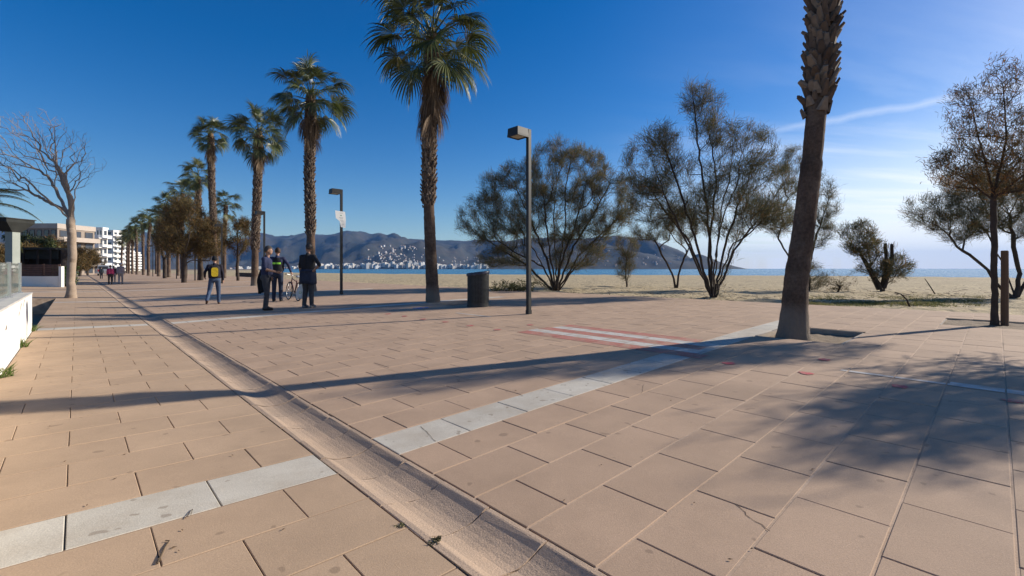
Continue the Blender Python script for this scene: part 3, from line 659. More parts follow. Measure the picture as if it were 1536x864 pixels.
# ---- branching trees: limbs grown towards points spread through the crown
def grow(paths, targets, bf=0.35, step=0.3, seed=1, wob=0.05, up=0.25):
    """paths: polylines of scaffold limbs (first point of the first one is the foot)"""
    r = random.Random(seed); pos = []; par = []; pl = []
    def add(p, i):
        pos.append(Vector(p)); par.append(i); pl.append(0 if i < 0 else pl[i] + (pos[-1] - pos[i]).length); return len(pos) - 1
    for path in paths:
        path = [Vector(q) for q in path]
        if not pos: i = add(path[0], -1)
        else: i = min(range(len(pos)), key=lambda k: (pos[k] - path[0]).length)
        for a, b in zip(path[:-1], path[1:]):
            n = max(1, int((b - a).length / step))
            for k in range(1, n + 1):
                i = add(a.lerp(b, k / n) + Vector((r.uniform(-wob, wob), r.uniform(-wob, wob), r.uniform(-wob, wob) * 0.5)) * (1 if k < n else 0), i)
    ns = len(pos); A = np.empty((40000, 3)); Lp = np.empty(40000); A[:ns] = [tuple(q) for q in pos]; Lp[:ns] = pl; na = ns
    tg = sorted([Vector(t) for t in targets], key=lambda t: (t - pos[0]).length)
    skip = min(3, ns - 1)
    for t in tg:
        d = A[:na] - np.array(t); dist = np.sqrt((d * d).sum(1)); cost = dist + bf * Lp[:na] + np.maximum(0, d[:, 2]) * 0.8
        if skip and na > skip: cost[:skip] += 9
        i = int(np.argmin(cost)); a = pos[i]; n = max(1, int(dist[i] / step)); pd = (a - pos[par[i]]).normalized() if par[i] >= 0 else Vector((0, 0, 1))
        ctrl = a + (pd * 0.5 + Vector((0, 0, up))) * dist[i] * 0.45
        for k in range(1, n + 1):
            s = k / n; q = a * (1 - s) ** 2 + ctrl * 2 * s * (1 - s) + t * s * s
            if k < n: q = q + Vector((r.uniform(-wob, wob), r.uniform(-wob, wob), r.uniform(-wob, wob)))
            i = add(q, i); A[na] = q; Lp[na] = pl[i]; na += 1
    return np.array([tuple(q) for q in pos]), np.array(par)
def limb_radii(par, r_tip, r_base):
    n = len(par); tips = np.zeros(n); ch = np.zeros(n, int)
    for i in range(n):
        if par[i] >= 0: ch[par[i]] += 1
    tips[ch == 0] = 1
    for i in range(n - 1, 0, -1):
        tips[par[i]] += tips[i]
    ex = math.log(r_base / r_tip) / math.log(max(2, tips[0])); return r_tip * tips ** ex, ch
def limb_mesh(pos, par, rad, name, m, kmin=4, minr=0.0):
    n = len(pos); tan = np.zeros((n, 3)); tan[0] = (0, 0, 1)
    idx = np.arange(1, n); e = pos[1:] - pos[par[1:]]; ln = np.linalg.norm(e, axis=1); ln[ln == 0] = 1e-6; e = e / ln[:, None]; tan[1:] = e
    Vs, Fs, off = [], [], 0
    for k, sel in ((9, rad[1:] >= 0.05), (6, (rad[1:] < 0.05) & (rad[1:] >= 0.018)), (kmin, (rad[1:] < 0.018) & (rad[1:] >= minr))):
        j = idx[sel]
        if not len(j): continue
        p = par[j]; ed = e[j - 1]; tp = tan[p]; dot = (tp * ed).sum(1); t0 = np.where((dot > 0.75)[:, None], tp, ed)
        r0 = np.minimum(rad[p], rad[j] * 1.35); r1 = rad[j]
        def ring(c, t, rr):
            ref = np.tile(np.array([[0.31, 0.95, 0.05]]), (len(t), 1)); a = np.cross(t, ref); a /= np.linalg.norm(a, axis=1)[:, None] + 1e-9; b = np.cross(t, a)
            an = np.arange(k) * 2 * math.pi / k
            return c[:, None, :] + rr[:, None, None] * (a[:, None, :] * np.cos(an)[None, :, None] + b[:, None, :] * np.sin(an)[None, :, None])
        V0 = ring(pos[p] - t0 * (r0 * 0.15)[:, None], t0, r0); V1 = ring(pos[j] + ed * (r1 * 0.1)[:, None], ed, r1)
        V = np.concatenate([V0, V1], axis=1).reshape(-1, 3); base = off + np.arange(len(j))[:, None] * 2 * k; a = np.arange(k); b = (a + 1) % k
        Fq = np.stack([base + a, base + b, base + k + b, base + k + a], axis=2).reshape(-1, 4)
        Vs.append(V); Fs.append(Fq); off += len(V)
    return arr_mesh(name, np.vstack(Vs), np.vstack(Fs), m, smooth=True)
def sprays(pos, par, rad, thr, count, ln, wd, seed, upb=0.35, spread=0.7, follow=0.7, scatter=0.12):
    g = np.random.default_rng(seed); cand = np.where((rad < thr) & (par >= 0))[0]; j = g.choice(cand, count); p = par[j]; s = g.random(count)[:, None]
    c = pos[p] * (1 - s) + pos[j] * s + g.normal(0, scatter, (count, 3)); ed = pos[j] - pos[p]; ed /= np.linalg.norm(ed, axis=1)[:, None] + 1e-9
    d = ed * follow + g.normal(0, spread, (count, 3)); d[:, 2] += upb; d /= np.linalg.norm(d, axis=1)[:, None]
    L_ = g.uniform(ln[0], ln[1], count)[:, None]; W_ = g.uniform(wd[0], wd[1], count)[:, None]; rn = g.normal(0, 1, (count, 3)); sd = np.cross(d, rn); sd /= np.linalg.norm(sd, axis=1)[:, None] + 1e-9
    dr = np.zeros((count, 3)); dr[:, 2] = -1
    m_ = c + d * L_ * 0.5 + dr * L_ * 0.03; e_ = c + d * L_ + dr * L_ * 0.16
    V = np.stack([c - sd * W_ * 0.3, c + sd * W_ * 0.3, m_ + sd * W_ * 0.5, m_ - sd * W_ * 0.5, e_ + sd * W_ * 0.12, e_ - sd * W_ * 0.12], axis=1).reshape(-1, 3)
    b = np.arange(count)[:, None] * 6; Fq = np.concatenate([b + np.array([[0, 1, 2, 3]]), b + np.array([[3, 2, 4, 5]])]).astype(int)
    return V, Fq
M_bark = mat('dark_bark', (0.075, 0.055, 0.042), 0.95, scale=5, rgb2=(0.04, 0.03, 0.024), bump=0.7, bump_scale=20)
M_barkp = mat('pale_bark', (0.36, 0.275, 0.20), 0.9, scale=2.0, rgb2=(0.25, 0.185, 0.135), fine=0.15, fine_scale=25, bump=0.3, bump_scale=12, stain=(1.3, 0.55, 0.7, (0.22, 0.15, 0.11), 0.6))
TAM = [(0, (0.055, 0.062, 0.032)), (0.45, (0.125, 0.125, 0.062)), (0.75, (0.195, 0.165, 0.085)), (0.92, (0.25, 0.16, 0.07)), (1, (0.36, 0.18, 0.06))]
TAMB = [(0, (0.055, 0.045, 0.02)), (0.4, (0.10, 0.078, 0.03)), (0.7, (0.15, 0.098, 0.035)), (1, (0.23, 0.115, 0.035))]
M_tam = mat('tamarisk_foliage', (0.06, 0.06, 0.03), 0.8, island=TAM, var=0.3, scale=0.7, transl=0.25)
M_tamb = mat('tamarisk_foliage_brown', (0.1, 0.07, 0.03), 0.8, island=TAMB, var=0.3, scale=0.7, transl=0.25)
def fan(base, ends, bend=.35, seed=3, dep=1.0):
    g = random.Random(seed); out = []
    for (x, y) in ends:
        z = g.uniform(-dep, dep); mx = base[0] + (x - base[0]) * bend + g.uniform(-5, 5); my = base[1] + (y - base[1]) * .42; out.append([(mx, my, z * .5), (base[0] + (x - base[0]) * .72 + g.uniform(-5, 5), base[1] + (y - base[1]) * .74, z * .8), (x, y, z)])
    return out
def lobes(L, count, depth, Y, seed, depth0=None):
    """points through ellipsoidal masses given in photo pixels at depth Y (metres)"""
    g = random.Random(seed); out = []; wsum = sum(l[2] * l[3] for l in L)
    for l in L:
        cx, cy, rx, ry = l[:4]; dy = l[4] if len(l) > 4 else 0.0
        for _ in range(max(4, int(count * rx * ry / wsum))):
            while True:
                a, b, c = g.uniform(-1, 1), g.uniform(-1, 1), g.uniform(-1, 1)
                if a * a + b * b + c * c <= 1: break
            f = (a * a + b * b + c * c) ** 0.5; k = (max(f, 1e-3) ** 0.6) / max(f, 1e-3)
            w = PX(cx + a * k * rx, cy + b * k * ry, Y); w.y += (c * k) * (rx / F * Y * depth) + dy; out.append(w)
    return out
def tree(name, label, cat, foot, paths, L, count, depth, r_base, fol, seed, group=None, mf=None, ln=(0.13, 0.42), wd=(0.006, 0.015), thr=0.022, r_tip=0.006, bf=0.35, step=0.3, barkm=None, upb=0.45, minr=0.0, wob=0.05, scatter=0.115, multi=True):
    foot = Vector(foot); Y = foot.y; T = lobes(L, count, depth, Y, seed)
    W = [([foot + Vector((0, 0, -0.15))] if (multi or k_ == 0) else []) + [PX(q[0], q[1], Y + (q[2] if len(q) > 2 else 0)) for q in pth] for k_, pth in enumerate(paths)]
    pos, par = grow(W, T, bf, step, seed, wob); rad, ch = limb_radii(par, r_tip, r_base)
    rad = rad * (1 + 0.5 * np.exp(-np.maximum(0, pos[:, 2] - foot.z) / 0.18) * (np.arange(len(pos)) < 40))
    f0 = np.array(foot); root = empty(name, foot); tag(root, label, cat, group)
    link('trunk', limb_mesh(pos - f0, par, rad, 'trunk', barkm or M_bark, minr=minr), root)
    if fol:
        V, Fq = sprays(pos - f0, par, rad, thr, fol, ln, wd, seed, upb=upb, spread=.46, follow=.85, scatter=scatter)
        link('crown', arr_mesh('crown', V, Fq, mf or M_tam), root)
    return root
GT = 'tamarisk trees along the sand'
def base_px(x, y): return beach_px(x, y)
b1 = base_px(834, 437)
tree('tamarisk_tree', 'broad many-stemmed tamarisk spreading behind the nearest lamp post', 'tree', b1,
     [[(815, 400, -.5), (775, 380, -1), (735, 352, -.6)], [(822, 395), (800, 340, .5), (775, 285, .3)], [(834, 395, .8), (830, 330, 1), (835, 260, .6)], [(842, 395, -.6), (862, 340, -.8), (880, 270, -.5)], [(860, 405), (890, 372, .6), (925, 330, .5)], [(800, 415, .8), (785, 395, 1.4), (752, 370, 1.6)]] + fan((834, 437), [(705, 345), (740, 295), (800, 240), (860, 222), (915, 275), (942, 312)], seed=5, dep=1.8),
     [(850, 262, 70, 50), (772, 300, 58, 52), (722, 330, 38, 36), (905, 305, 46, 50), (825, 325, 62, 46), (880, 350, 40, 30), (755, 360, 40, 22), (740, 280, 20, 25), (845, 225, 30, 18), (935, 300, 20, 40), (755, 388, 42, 16), (870, 385, 45, 22)], 1150, 0.9, 0.19, 84000, 21, GT, ln=(0.14, 0.46), wd=(0.006, 0.016))
b2 = base_px(1070, 446)
tree('tamarisk_tree', 'tall open tamarisk with several bare stems left of the leaning palm', 'tree', b2,
     [[(1050, 410), (1028, 360, -.4), (1000, 300, -.6), (978, 240, -.6)], [(1064, 400, .4), (1066, 345, .5), (1075, 270, .3), (1062, 185, .2)], [(1085, 400, -.3), (1100, 365, -.5), (1130, 345, -.6)], [(1072, 395, -.6), (1084, 330, -.8), (1112, 255, -.9)], [(1092, 395, .6), (1110, 350, 1), (1150, 300, 1.1)]] + fan((1070, 440), [(962, 262), (990, 208), (1038, 135), (1100, 195), (1132, 238), (1168, 285)], seed=6, dep=1.2),
     [(975, 245, 38, 55), (1062, 180, 26, 48), (1045, 145, 22, 26), (1112, 230, 46, 50), (1030, 285, 48, 52), (1145, 285, 42, 56), (1085, 315, 70, 40), (965, 300, 26, 36), (1000, 215, 24, 28), (1165, 330, 30, 26)], 900, 0.9, 0.13, 42000, 33, GT, ln=(0.14, 0.44), wd=(0.006, 0.015))
b3 = base_px(1014, 432)
tree('tamarisk_tree', 'small crooked tamarisk behind the tall open tamarisk', 'tree', b3, [[(1008, 410), (990, 375, -.3), (975, 350)], [(1020, 405), (1030, 380), (1040, 350)]], [(978, 345, 34, 20), (1020, 340, 36, 26), (1000, 318, 30, 18)], 220, 0.8, 0.1, 15000, 5, GT)
b4 = base_px(940, 431)
tree('tamarisk_sapling', 'thin sapling with a round tuft between the two large tamarisks', 'tree', b4, [[(938, 405), (940, 385)], [(944, 400), (946, 385)]], [(940, 370, 22, 18), (938, 400, 14, 20)], 110, 0.9, 0.05, 6500, 6, GT, r_tip=0.005)
b5 = base_px(1212, 437)
tree('tamarisk_tree', 'slender tamarisk half hidden behind the leaning palm trunk', 'tree', b5, [[(1195, 400), (1175, 372), (1160, 345)], [(1215, 395, .3), (1225, 350), (1240, 310)]], [(1232, 300, 24, 42), (1165, 325, 26, 24), (1225, 350, 24, 26), (1190, 260, 25, 40), (1222, 415, 18, 22)], 300, 0.9, 0.08, 20000, 8, GT)
b6 = base_px(1325, 437)
tree('tamarisk_tree', 'low stumpy tamarisk with sawn-off upright stubs on the sand', 'tree', b6, [[(1312, 415), (1300, 392), (1288, 375)], [(1332, 410, .3), (1337, 385, .3), (1338, 368, .3)], [(1326, 405), (1330, 385), (1327, 366)], [(1310, 420, .4), (1306, 400, .5), (1302, 380, .4)]], [(1288, 358, 27, 26), (1300, 372, 20, 16), (1345, 402, 20, 22), (1315, 400, 26, 18)], 200, 0.9, 0.12, 10000, 9, GT, r_tip=0.006, wd=(0.012, 0.026))
_t6 = [o for o in COL.objects if o.get('label', '').startswith('low stumpy')][0]
for k_, (pl_, rr_) in enumerate(((((1326, 432), (1334, 405), (1338, 385), (1338, 366)), .10), (((1322, 432), (1330, 400), (1328, 365)), .085), (((1318, 434), (1306, 410), (1294, 388), (1288, 372)), .10))):
    MB().tube([PX(x_, y_, b6.y + .1 * k_) - b6 for x_, y_ in pl_], [rr_ * (1.25 - .15 * q_) if k_ < 2 else rr_ * (1.2 - .25 * q_) for q_ in range(len(pl_))], 9).build('sawn_stub' if k_ < 2 else 'main_stem', M_bark, _t6, smooth=False)
b7 = base_px(1522, 446)
tree('tamarisk_tree', 'wide low tamarisk with arching dark stems at the right edge', 'tree', b7, [[(1495, 425), (1470, 395), (1435, 370), (1415, 345)], [(1510, 410, .4), (1495, 380, .4), (1475, 340, .5)], [(1530, 410), (1520, 370), (1515, 320)], [(1545, 415), (1575, 380), (1600, 330)]], [(1398, 318, 38, 24), (1440, 330, 40, 34), (1480, 300, 45, 50), (1540, 300, 60, 55), (1600, 320, 50, 40), (1450, 275, 30, 30)], 620, 0.8, 0.14, 40000, 10, GT)
# young tree on the promenade with a stake, and its neighbour further right (out of frame, its shade falls on the paving)
u8, v8 = gpx(1492, 487); f8 = UV(u8, v8, zg(v8) - 0.02)
tree('young_tamarisk', 'young slim-trunked tamarisk with rusty foliage beside the wooden stake', 'tree', f8, [[(1492, 420), (1491, 350), (1490, 290)], [(1490, 288, 0), (1470, 215, -.1), (1455, 150)], [(1491, 290, 0), (1510, 210), (1505, 130)], [(1491, 285, 0), (1530, 240), (1560, 200)], [(1490, 300, 0), (1450, 270), (1420, 250)]],
     [(1446, 165, 22, 38), (1505, 125, 24, 40), (1490, 205, 50, 46), (1540, 215, 50, 60), (1435, 250, 36, 34), (1500, 265, 60, 26), (1590, 250, 50, 50), (1408, 245, 14, 16)], 800, 0.9, 0.05, 20000, 12, None, mf=mat('tamarisk_foliage_rusty', (0.1, 0.07, 0.03), 0.8, island=[(0, (0.06, 0.055, 0.026)), (0.4, (0.13, 0.10, 0.044)), (0.75, (0.24, 0.13, 0.044)), (1, (0.38, 0.17, 0.05))], var=0.3, scale=1.5, transl=0.25), ln=(0.05, 0.15), wd=(0.005, 0.012), r_tip=0.003, step=0.12, bf=0.3, thr=0.012, wob=0.008, scatter=0.07, multi=False)
def free_tree(label, foot, hgt, rad, n, fol, seed, mf, group, cat='tree', r_base=0.12, zlo=0.35, fork=0.3, wd=(0.012, 0.032), ln=(0.12, 0.35), name='tamarisk_tree', flat=1.0, lean=(0, 0), nl=4):
    r = random.Random(seed); foot = Vector(foot); T = []
    blobs = [(r.uniform(-.55, .55) * rad, r.uniform(-.55, .55) * rad, hgt * r.uniform(zlo + .12, .88), rad * r.uniform(.35, .6)) for _ in range(7)]
    for _ in range(n):
        bx, by, bz, br = r.choice(blobs); v = Vector((r.gauss(0, 1), r.gauss(0, 1), r.gauss(0, .8))).normalized() * br * r.random() ** .4
        T.append(foot + Vector((bx + lean[0], by + lean[1], bz)) + v)
    fk = foot + Vector((lean[0] * .3, lean[1] * .3, hgt * fork)); W = [[foot + Vector((0, 0, -.15)), foot.lerp(fk, .5) + Vector((r.uniform(-.1, .1), r.uniform(-.1, .1), 0)), fk]]
    for k in range(nl):
        a = 2 * math.pi * k / nl + r.random(); W.append([fk, fk + Vector((math.cos(a) * rad * .35, math.sin(a) * rad * .35, hgt * .18)), fk + Vector((math.cos(a) * rad * .55 + lean[0] * .5, math.sin(a) * rad * .55, hgt * .38))])
    pos, par = grow(W, T, .35, .35, seed, .05); rd, ch = limb_radii(par, .007, r_base); f0 = np.array(foot); root = empty(name, foot); tag(root, label, cat, group)
    link('trunk', limb_mesh(pos - f0, par, rd, 'trunk', M_bark), root); V, Fq = sprays(pos - f0, par, rd, .03, fol, ln, wd, seed, scatter=.14); link('crown', arr_mesh('crown', V, Fq, mf), root); return root
free_tree('young tamarisk just past the right edge of the view, shading the paving', (10.7, 6.75, zg(11.9)), 4.7, 1.2, 240, 4500, 41, M_tamb, None, r_base=0.06, fork=.42, name='young_tamarisk', wd=(0.012, 0.03))

# small plants
M_grass = mat('grass_blade', (0.1, 0.15, 0.04), 0.7, island=[(0, (0.06, 0.10, 0.02)), (0.6, (0.12, 0.18, 0.035)), (1, (0.26, 0.24, 0.09))], var=0.2, scale=4, transl=0.3)
M_drygrass = mat('dry_grass', (0.2, 0.16, 0.07), 0.8, island=[(0, (0.08, 0.10, 0.025)), (0.5, (0.17, 0.17, 0.05)), (1, (0.34, 0.27, 0.14))], var=0.2, scale=4, transl=0.3)
def blades(pts, h, w, seed, name, m, parent=None, lean=0.5):
    g = np.random.default_rng(seed); n = len(pts); P_ = np.asarray(pts); d = np.column_stack([g.normal(0, lean, (n, 2)), np.ones(n)]); d /= np.linalg.norm(d, axis=1)[:, None]; L_ = g.uniform(h[0], h[1], n)[:, None]; W_ = g.uniform(w[0], w[1], n)[:, None]
    s = np.cross(d, g.normal(0, 1, (n, 3))); s /= np.linalg.norm(s, axis=1)[:, None]; mid = P_ + d * L_ * .55; tip = P_ + d * L_ + np.column_stack([d[:, :2] * L_ * .3, -0.1 * L_])
    V = np.stack([P_ - s * W_, P_ + s * W_, mid + s * W_ * .8, mid - s * W_ * .8, tip + s * W_ * .1, tip - s * W_ * .1], axis=1).reshape(-1, 3); b = np.arange(n)[:, None] * 6
    return link(name, arr_mesh(name, V, np.concatenate([b + np.array([[0, 1, 2, 3]]), b + np.array([[3, 2, 4, 5]])]), m), parent)
def disk_pts(c, r, n, seed, zf):
    g = random.Random(seed); out = []
    for _ in range(n): a, q = g.random() * 6.283, r * g.random() ** .6; x, y = c[0] + q * math.cos(a), c[1] + q * math.sin(a); out.append((x, y, zf(x, y)))
    return out
gp = []; g_ = random.Random(4)
while len(gp) < 9000:
    x, y = g_.uniform(1195, 1475), g_.triangular(441, 461, 456); w = beach_px(x, y); u, v = uv_of(w.x, w.y)
    if v > 15.85 and fbm(w.x, w.y, 0.55, 3) > g_.uniform(-0.25, 0.35): gp.append((w.x + g_.gauss(0, .1), w.y + g_.gauss(0, .1), w.z - 0.01))
tag(blades(gp, (0.04, 0.13), (0.004, 0.009), 3, 'grass', M_drygrass, lean=0.8), 'sparse green and dry grass on the sand beyond the paving', 'grass', kind='stuff')
for (x, y, rr, n, lab) in ((28, 521, .13, 150, 'green grass tuft growing at the foot of the white wall'), (1, 566, .10, 70, 'grass tuft at the wall foot on the left edge of the view'), (46, 497, .10, 60, 'small grass tuft at the far end of the white wall')):
    u, v = gpx(x, y); c = UV(u, v - (0.02 if x > 20 else 0.0)); zz_ = zg(v); tag(blades(disk_pts(c, rr, n, n, lambda a, b: zz_), (0.07, 0.2), (0.004, 0.008), n, 'grass_tuft', M_grass, lean=.55), lab, 'grass')
M_moss = mat('moss', (0.11, 0.105, 0.045), 0.95, island=[(0, (0.07, 0.07, 0.03)), (1, (0.18, 0.16, 0.08))], var=.2)
for i, (x, y) in enumerate(((600, 789), (655, 809), (650, 815))):
    u, v = gpx(x, y); c = UV(u, v); zz_ = zg(v); tag(blades(disk_pts(c, .022, 80, i, lambda a, b: zz_ - .004), (0.006, 0.02), (0.002, 0.004), i, 'moss_tuft', M_moss, lean=.9), 'tiny dry moss tuft in the joint along the near drain edge', 'moss', 'moss tufts along the drain')
# low shrub at the foot of the broad tamarisk
sb = base_px(772, 439); T = [sb + Vector((random.gauss(0, .55), random.gauss(0, .35), abs(random.gauss(.25, .16)))) for _ in range(90)]
pos, par = grow([[sb + Vector((0, 0, -.1)), sb + Vector((0, 0, .1))]], T, .2, .15, 3, .02); rd, ch = limb_radii(par, .003, .03); f0 = np.array(sb); sr = empty('low_shrub', sb); tag(sr, 'low leafy green shrub on the sand left of the lamp post foot', 'shrub')
link('stems', limb_mesh(pos - f0, par, rd, 'stems', M_bark), sr); V, Fq = sprays(pos - f0, par, rd, .02, 2200, (.05, .14), (.02, .045), 3, scatter=.06); link('foliage', arr_mesh('foliage', V, Fq, mat('shrub_leaf', (.08, .09, .03), .6, island=[(0, (.05, .055, .02)), (.6, (.1, .1, .035)), (1, (.2, .17, .07))], transl=.2)), sr)
sb = base_px(1256, 438); T = [sb + Vector((random.gauss(-.1, .5), random.gauss(0, .3), abs(random.gauss(.5, .3)))) for _ in range(90)]
pos, par = grow([[sb + Vector((0, 0, -.1)), PX(1262, 425, sb.y), PX(1272, 413, sb.y), PX(1288, 404, sb.y)]], T, .3, .15, 3, .02); rd, ch = limb_radii(par, .003, .06); f0 = np.array(sb); sr = empty('leaning_shrub', sb); tag(sr, 'small shrub with one bent leaning stem on the sand right of the palm', 'shrub')
link('stems', limb_mesh(pos - f0, par, rd, 'stems', M_bark), sr); V, Fq = sprays(pos - f0, par, rd, .02, 1500, (.06, .18), (.008, .018), 3, scatter=.06); link('foliage', arr_mesh('foliage', V, Fq, M_tamb), sr)
# dead branches stuck in or lying on the sand
for i, (pts, lab) in enumerate(((((1403, 441), (1396, 430), (1390, 421), (1387, 417)), 'thin bare stick standing slanted in the sand'), (((1365, 460), (1360, 448), (1352, 440), (1342, 437)), 'crooked dry twig arching from the grass at the paving edge'))):
    w = beach_px(*pts[0]); mb = MB(); mb.tube([PX(x, y, w.y) - Vector((0, 0, .03)) for x, y in pts], [.03, .026, .02, .012], 6); tag(mb.build('dead_branch', M_bark, smooth=True), lab, 'branch')
lt = MB(); g_ = random.Random(8)
for _ in range(700):
    x, y = g_.uniform(690, 1530), g_.triangular(426, 452, 446); w = beach_px(x, y)
    if uv_of(w.x, w.y)[1] < 15.9: continue
    a = g_.random() * 3.14; L_ = g_.uniform(.05, .3); lt.tube([w + Vector((math.cos(a) * L_ * k, math.sin(a) * L_ * k, .012 + (.03 if k == .5 else 0))) for k in (-.5, 0, .5)], g_.uniform(.003, .009), 4)
tag(lt.build('twig_litter', M_bark), 'scattered dry twigs on the sand under the tamarisks', 'twigs', kind='stuff')

# ---- fan palms
def gp_w(x, y): u, v = gpx(x, y); return UV(u, v, zg(v))
def pp(b, *px): return [PX(x, y, b.y) for x, y in px]
b = gp_w(1189, 503); b.z -= 0.06; c = pp(b, (1194, 421), (1203, 361), (1218, 240), (1229, 120), (1236, 20)); c.append(c[-1] + Vector((.06, .05, 4.2)))
palm('nearest fan palm with a thick leaning trunk rising out of the frame', b, c, .27, .15, 4.05, 1, skirt=26, bulge=1.35)
b = gp_w(650, 453); b.z -= 0.05
palm('tall fan palm beside the litter bin with a heavy skirt of dead fronds', b, pp(b, (646, 380), (643, 300), (644, 200), (648, 62)), .27, .18, 3.45, 2, skirt=30, skirt_len=1.9, crown_scale=1.2)
b = gp_w(467, 437)
palm('fan palm behind the man with the carrier bag, left of the lamp with a notice', b, pp(b, (466, 350), (464, 260), (466, 150)), .27, .19, 3.0, 3, skirt=20, skirt_len=1.4, crown_scale=1.05)
b = gp_w(382, 428.5)
palm('fan palm with full spreading crown behind the two men talking', b, pp(b, (383, 360), (386, 290), (388, 203)), .26, .2, 2.4, 4, skirt=18, skirt_len=1.3, crown_scale=1.08)
b = gp_w(327, 422.5)
palm('tallest slightly leaning fan palm of the far row, above the man with a backpack', b, pp(b, (322, 370), (318, 290), (316, 205)), .26, .2, 4.5, 5, skirt=20, skirt_len=1.8, crown_scale=.92)
r_ = random.Random(77)
lab = ['fan palm with a round crown left of the tallest one in the far row', 'second fan palm to the left of the tallest one in the far row', 'fan palm third to the left of the tallest one in the far row', 'fan palm fourth to the left of the tallest one in the far row'] + [f'distant fan palm, {ORD[k]} to the left of the tallest one in the far row' for k in range(4, 13)]
for k in range(11):
    u = 54.2 + 10.33 * k; v = 8.75 + r_.uniform(-.2, .2); b = UV(u, v, zg(v)); hh = [10.2, 9.8, 9.3, 9.0][k] if k < 4 else r_.uniform(8, 9.6)
    palm(lab[k], b, [b + Vector((r_.uniform(-.15, .15), 0, hh * .5)), b + Vector((r_.uniform(-.4, .4), 0, hh))], .25, .2, 3.5 if k < 5 else 5, 100 + k, skirt=10, detail=False, skirt_len=1.4, group='fan palms lining the promenade' if k < 4 else 'distant fan palms')
for k, (u, v, hh) in enumerate(((62, 12.5, 8.5), (88, 11.5, 8.8), (120, 12, 8.5))):
    b = UV(u, v, zg(v)); palm(f'fan palm standing to seaward of the far palm row, {["nearest", "middle", "farthest"][k]} of three', b, [b + Vector((0, 0, hh * .5)), b + Vector((.2, 0, hh))], .25, .2, 4, 130 + k, skirt=9, detail=False, group='fan palms behind the far row')
# tamarisks among the far palms and along the landward side
for (x, y, hh, rr, lab_, sd, mf_) in ((276, 424, 7.0, 2.9, 'dark brown tamarisk with a leaning trunk among the far palms', 51, M_tamb), (357, 421, 6.4, 1.3, 'slim sparse tamarisk between two palms left of the men', 52, M_tamb), (301, 420.5, 6.8, 2.6, 'brownish tamarisk behind the man with a backpack', 53, M_tamb), (247, 417.5, 7.6, 2.7, 'brown tamarisk farther along the palm row', 54, M_tamb)):
    u, v = gpx(x, y); f_ = UV(u, v, zg(v)); free_tree(lab_, f_, hh, rr, 420 if rr > 1.5 else 170, 20000 if rr > 1.5 else 6000, sd, mf_, 'tamarisks among the far palms', r_base=.2 if rr > 1.5 else .13, zlo=.3, wd=(.012, .035), ln=(.15, .45))
for k, (u, v, hh, rr) in enumerate(((47, -4.6, 3.0, 2.0), (56, -3.6, 3.4, 2.2), (66, -2.6, 3.8, 2.4), (77, -1.8, 4.3, 2.6), (90, -.6, 4.7, 2.7), (105, .4, 4.9, 2.6), (122, 1.6, 5.0, 2.5))):
    f_ = UV(u, v, zg(max(v, -9))); free_tree(f'bushy brown tamarisk, {ORD[k]} of the landward row counted away from the bare tree', f_, hh, rr, 300, 16000, 60 + k, M_tamb, 'landward row of tamarisks', r_base=.2, zlo=.22, wd=(.018, .05), ln=(.15, .42), nl=5)
# the bare tree
u, v = gpx(106, 447); fb = UV(u, v, zg(v))
tree('bare_tree', 'leafless pale-barked tree with a forked spreading crown on the left', 'tree', fb,
     [[(107, 400), (108, 355), (106, 330)], [(106, 330), (85, 310, -.4), (55, 285, -.8), (15, 240, -1)], [(106, 330), (92, 300, .5), (70, 260, .8), (50, 215, .9)], [(106, 330), (106, 300), (85, 250, .2), (82, 200, .3)], [(106, 330), (112, 290, -.4), (120, 268, -.6), (135, 248, -.7)], [(85, 310), (40, 285, .6), (-10, 262, 1)]],
     [(20, 210, 40, 45), (60, 200, 38, 40), (95, 225, 30, 42), (135, 245, 22, 18), (-20, 250, 45, 40), (40, 255, 40, 25), (110, 262, 25, 22), (120, 215, 18, 20)], 1150, .8, .15, 0, 14, None, barkm=M_barkp, r_tip=.0045, bf=.45, step=.16, wob=.03, multi=False)
# pinnate palm whose fronds reach in at the left edge
pb = PX(-60, 430, 19.0); pb.z = 0; dp = empty('date_palm', pb); tag(dp, 'feather-leaved palm at the left edge with arching fronds reaching into view', 'palm tree')
top = PX(-60, 318, 19.0) - pb; MB().tube([(0, 0, -.5), (0, 0, top.z * .5), (0, 0, top.z)], [.3, .25, .24], 12).build('trunk', M_trunkP, dp, smooth=True)
def pinnate(seed, el):
    r = random.Random(seed); mb = MB(); pts = []; q = Vector((0, 0, 0)); d = Vector((math.cos(R(el)), 0, math.sin(R(el)))); n = 16
    for k in range(n + 1): pts.append(q.copy()); q = q + d * 2.9 / n; d = (d + Vector((0, 0, -.13))).normalized()
    mb.tube(pts, [.03 * (1 - .85 * k / n) for k in range(n + 1)], 5)
    for k in range(2, n + 1):
        for s in (-1, 1):
            for e in (0, .33, .66):
                if k == n and e: continue
                c = pts[k].lerp(pts[min(k + 1, n)], e); dd = (pts[min(k + 1, n)] - pts[k - 1]).normalized(); L_ = .42 * math.sin(math.pi * min(.97, (k + e) / n * .9 + .08)) + .06
                t = c + (dd * .55 + Vector((0, s * .75, -.35))).normalized() * L_; w = dd * .014; m_ = c.lerp(t, .5)
                mb.add([c - w, c + w, m_ + w, m_ - w, t], [(0, 1, 2, 3), (3, 2, 4)])
    return mb.mesh('frond', M_frond)
PN = [pinnate(s, e) for s, e in ((1, 62), (2, 40), (3, 18))]
crn = MB().ell((0, 0, 0), (.32, .32, .4), n=10, m=6).build('crown', M_dead, dp); crn.location = top
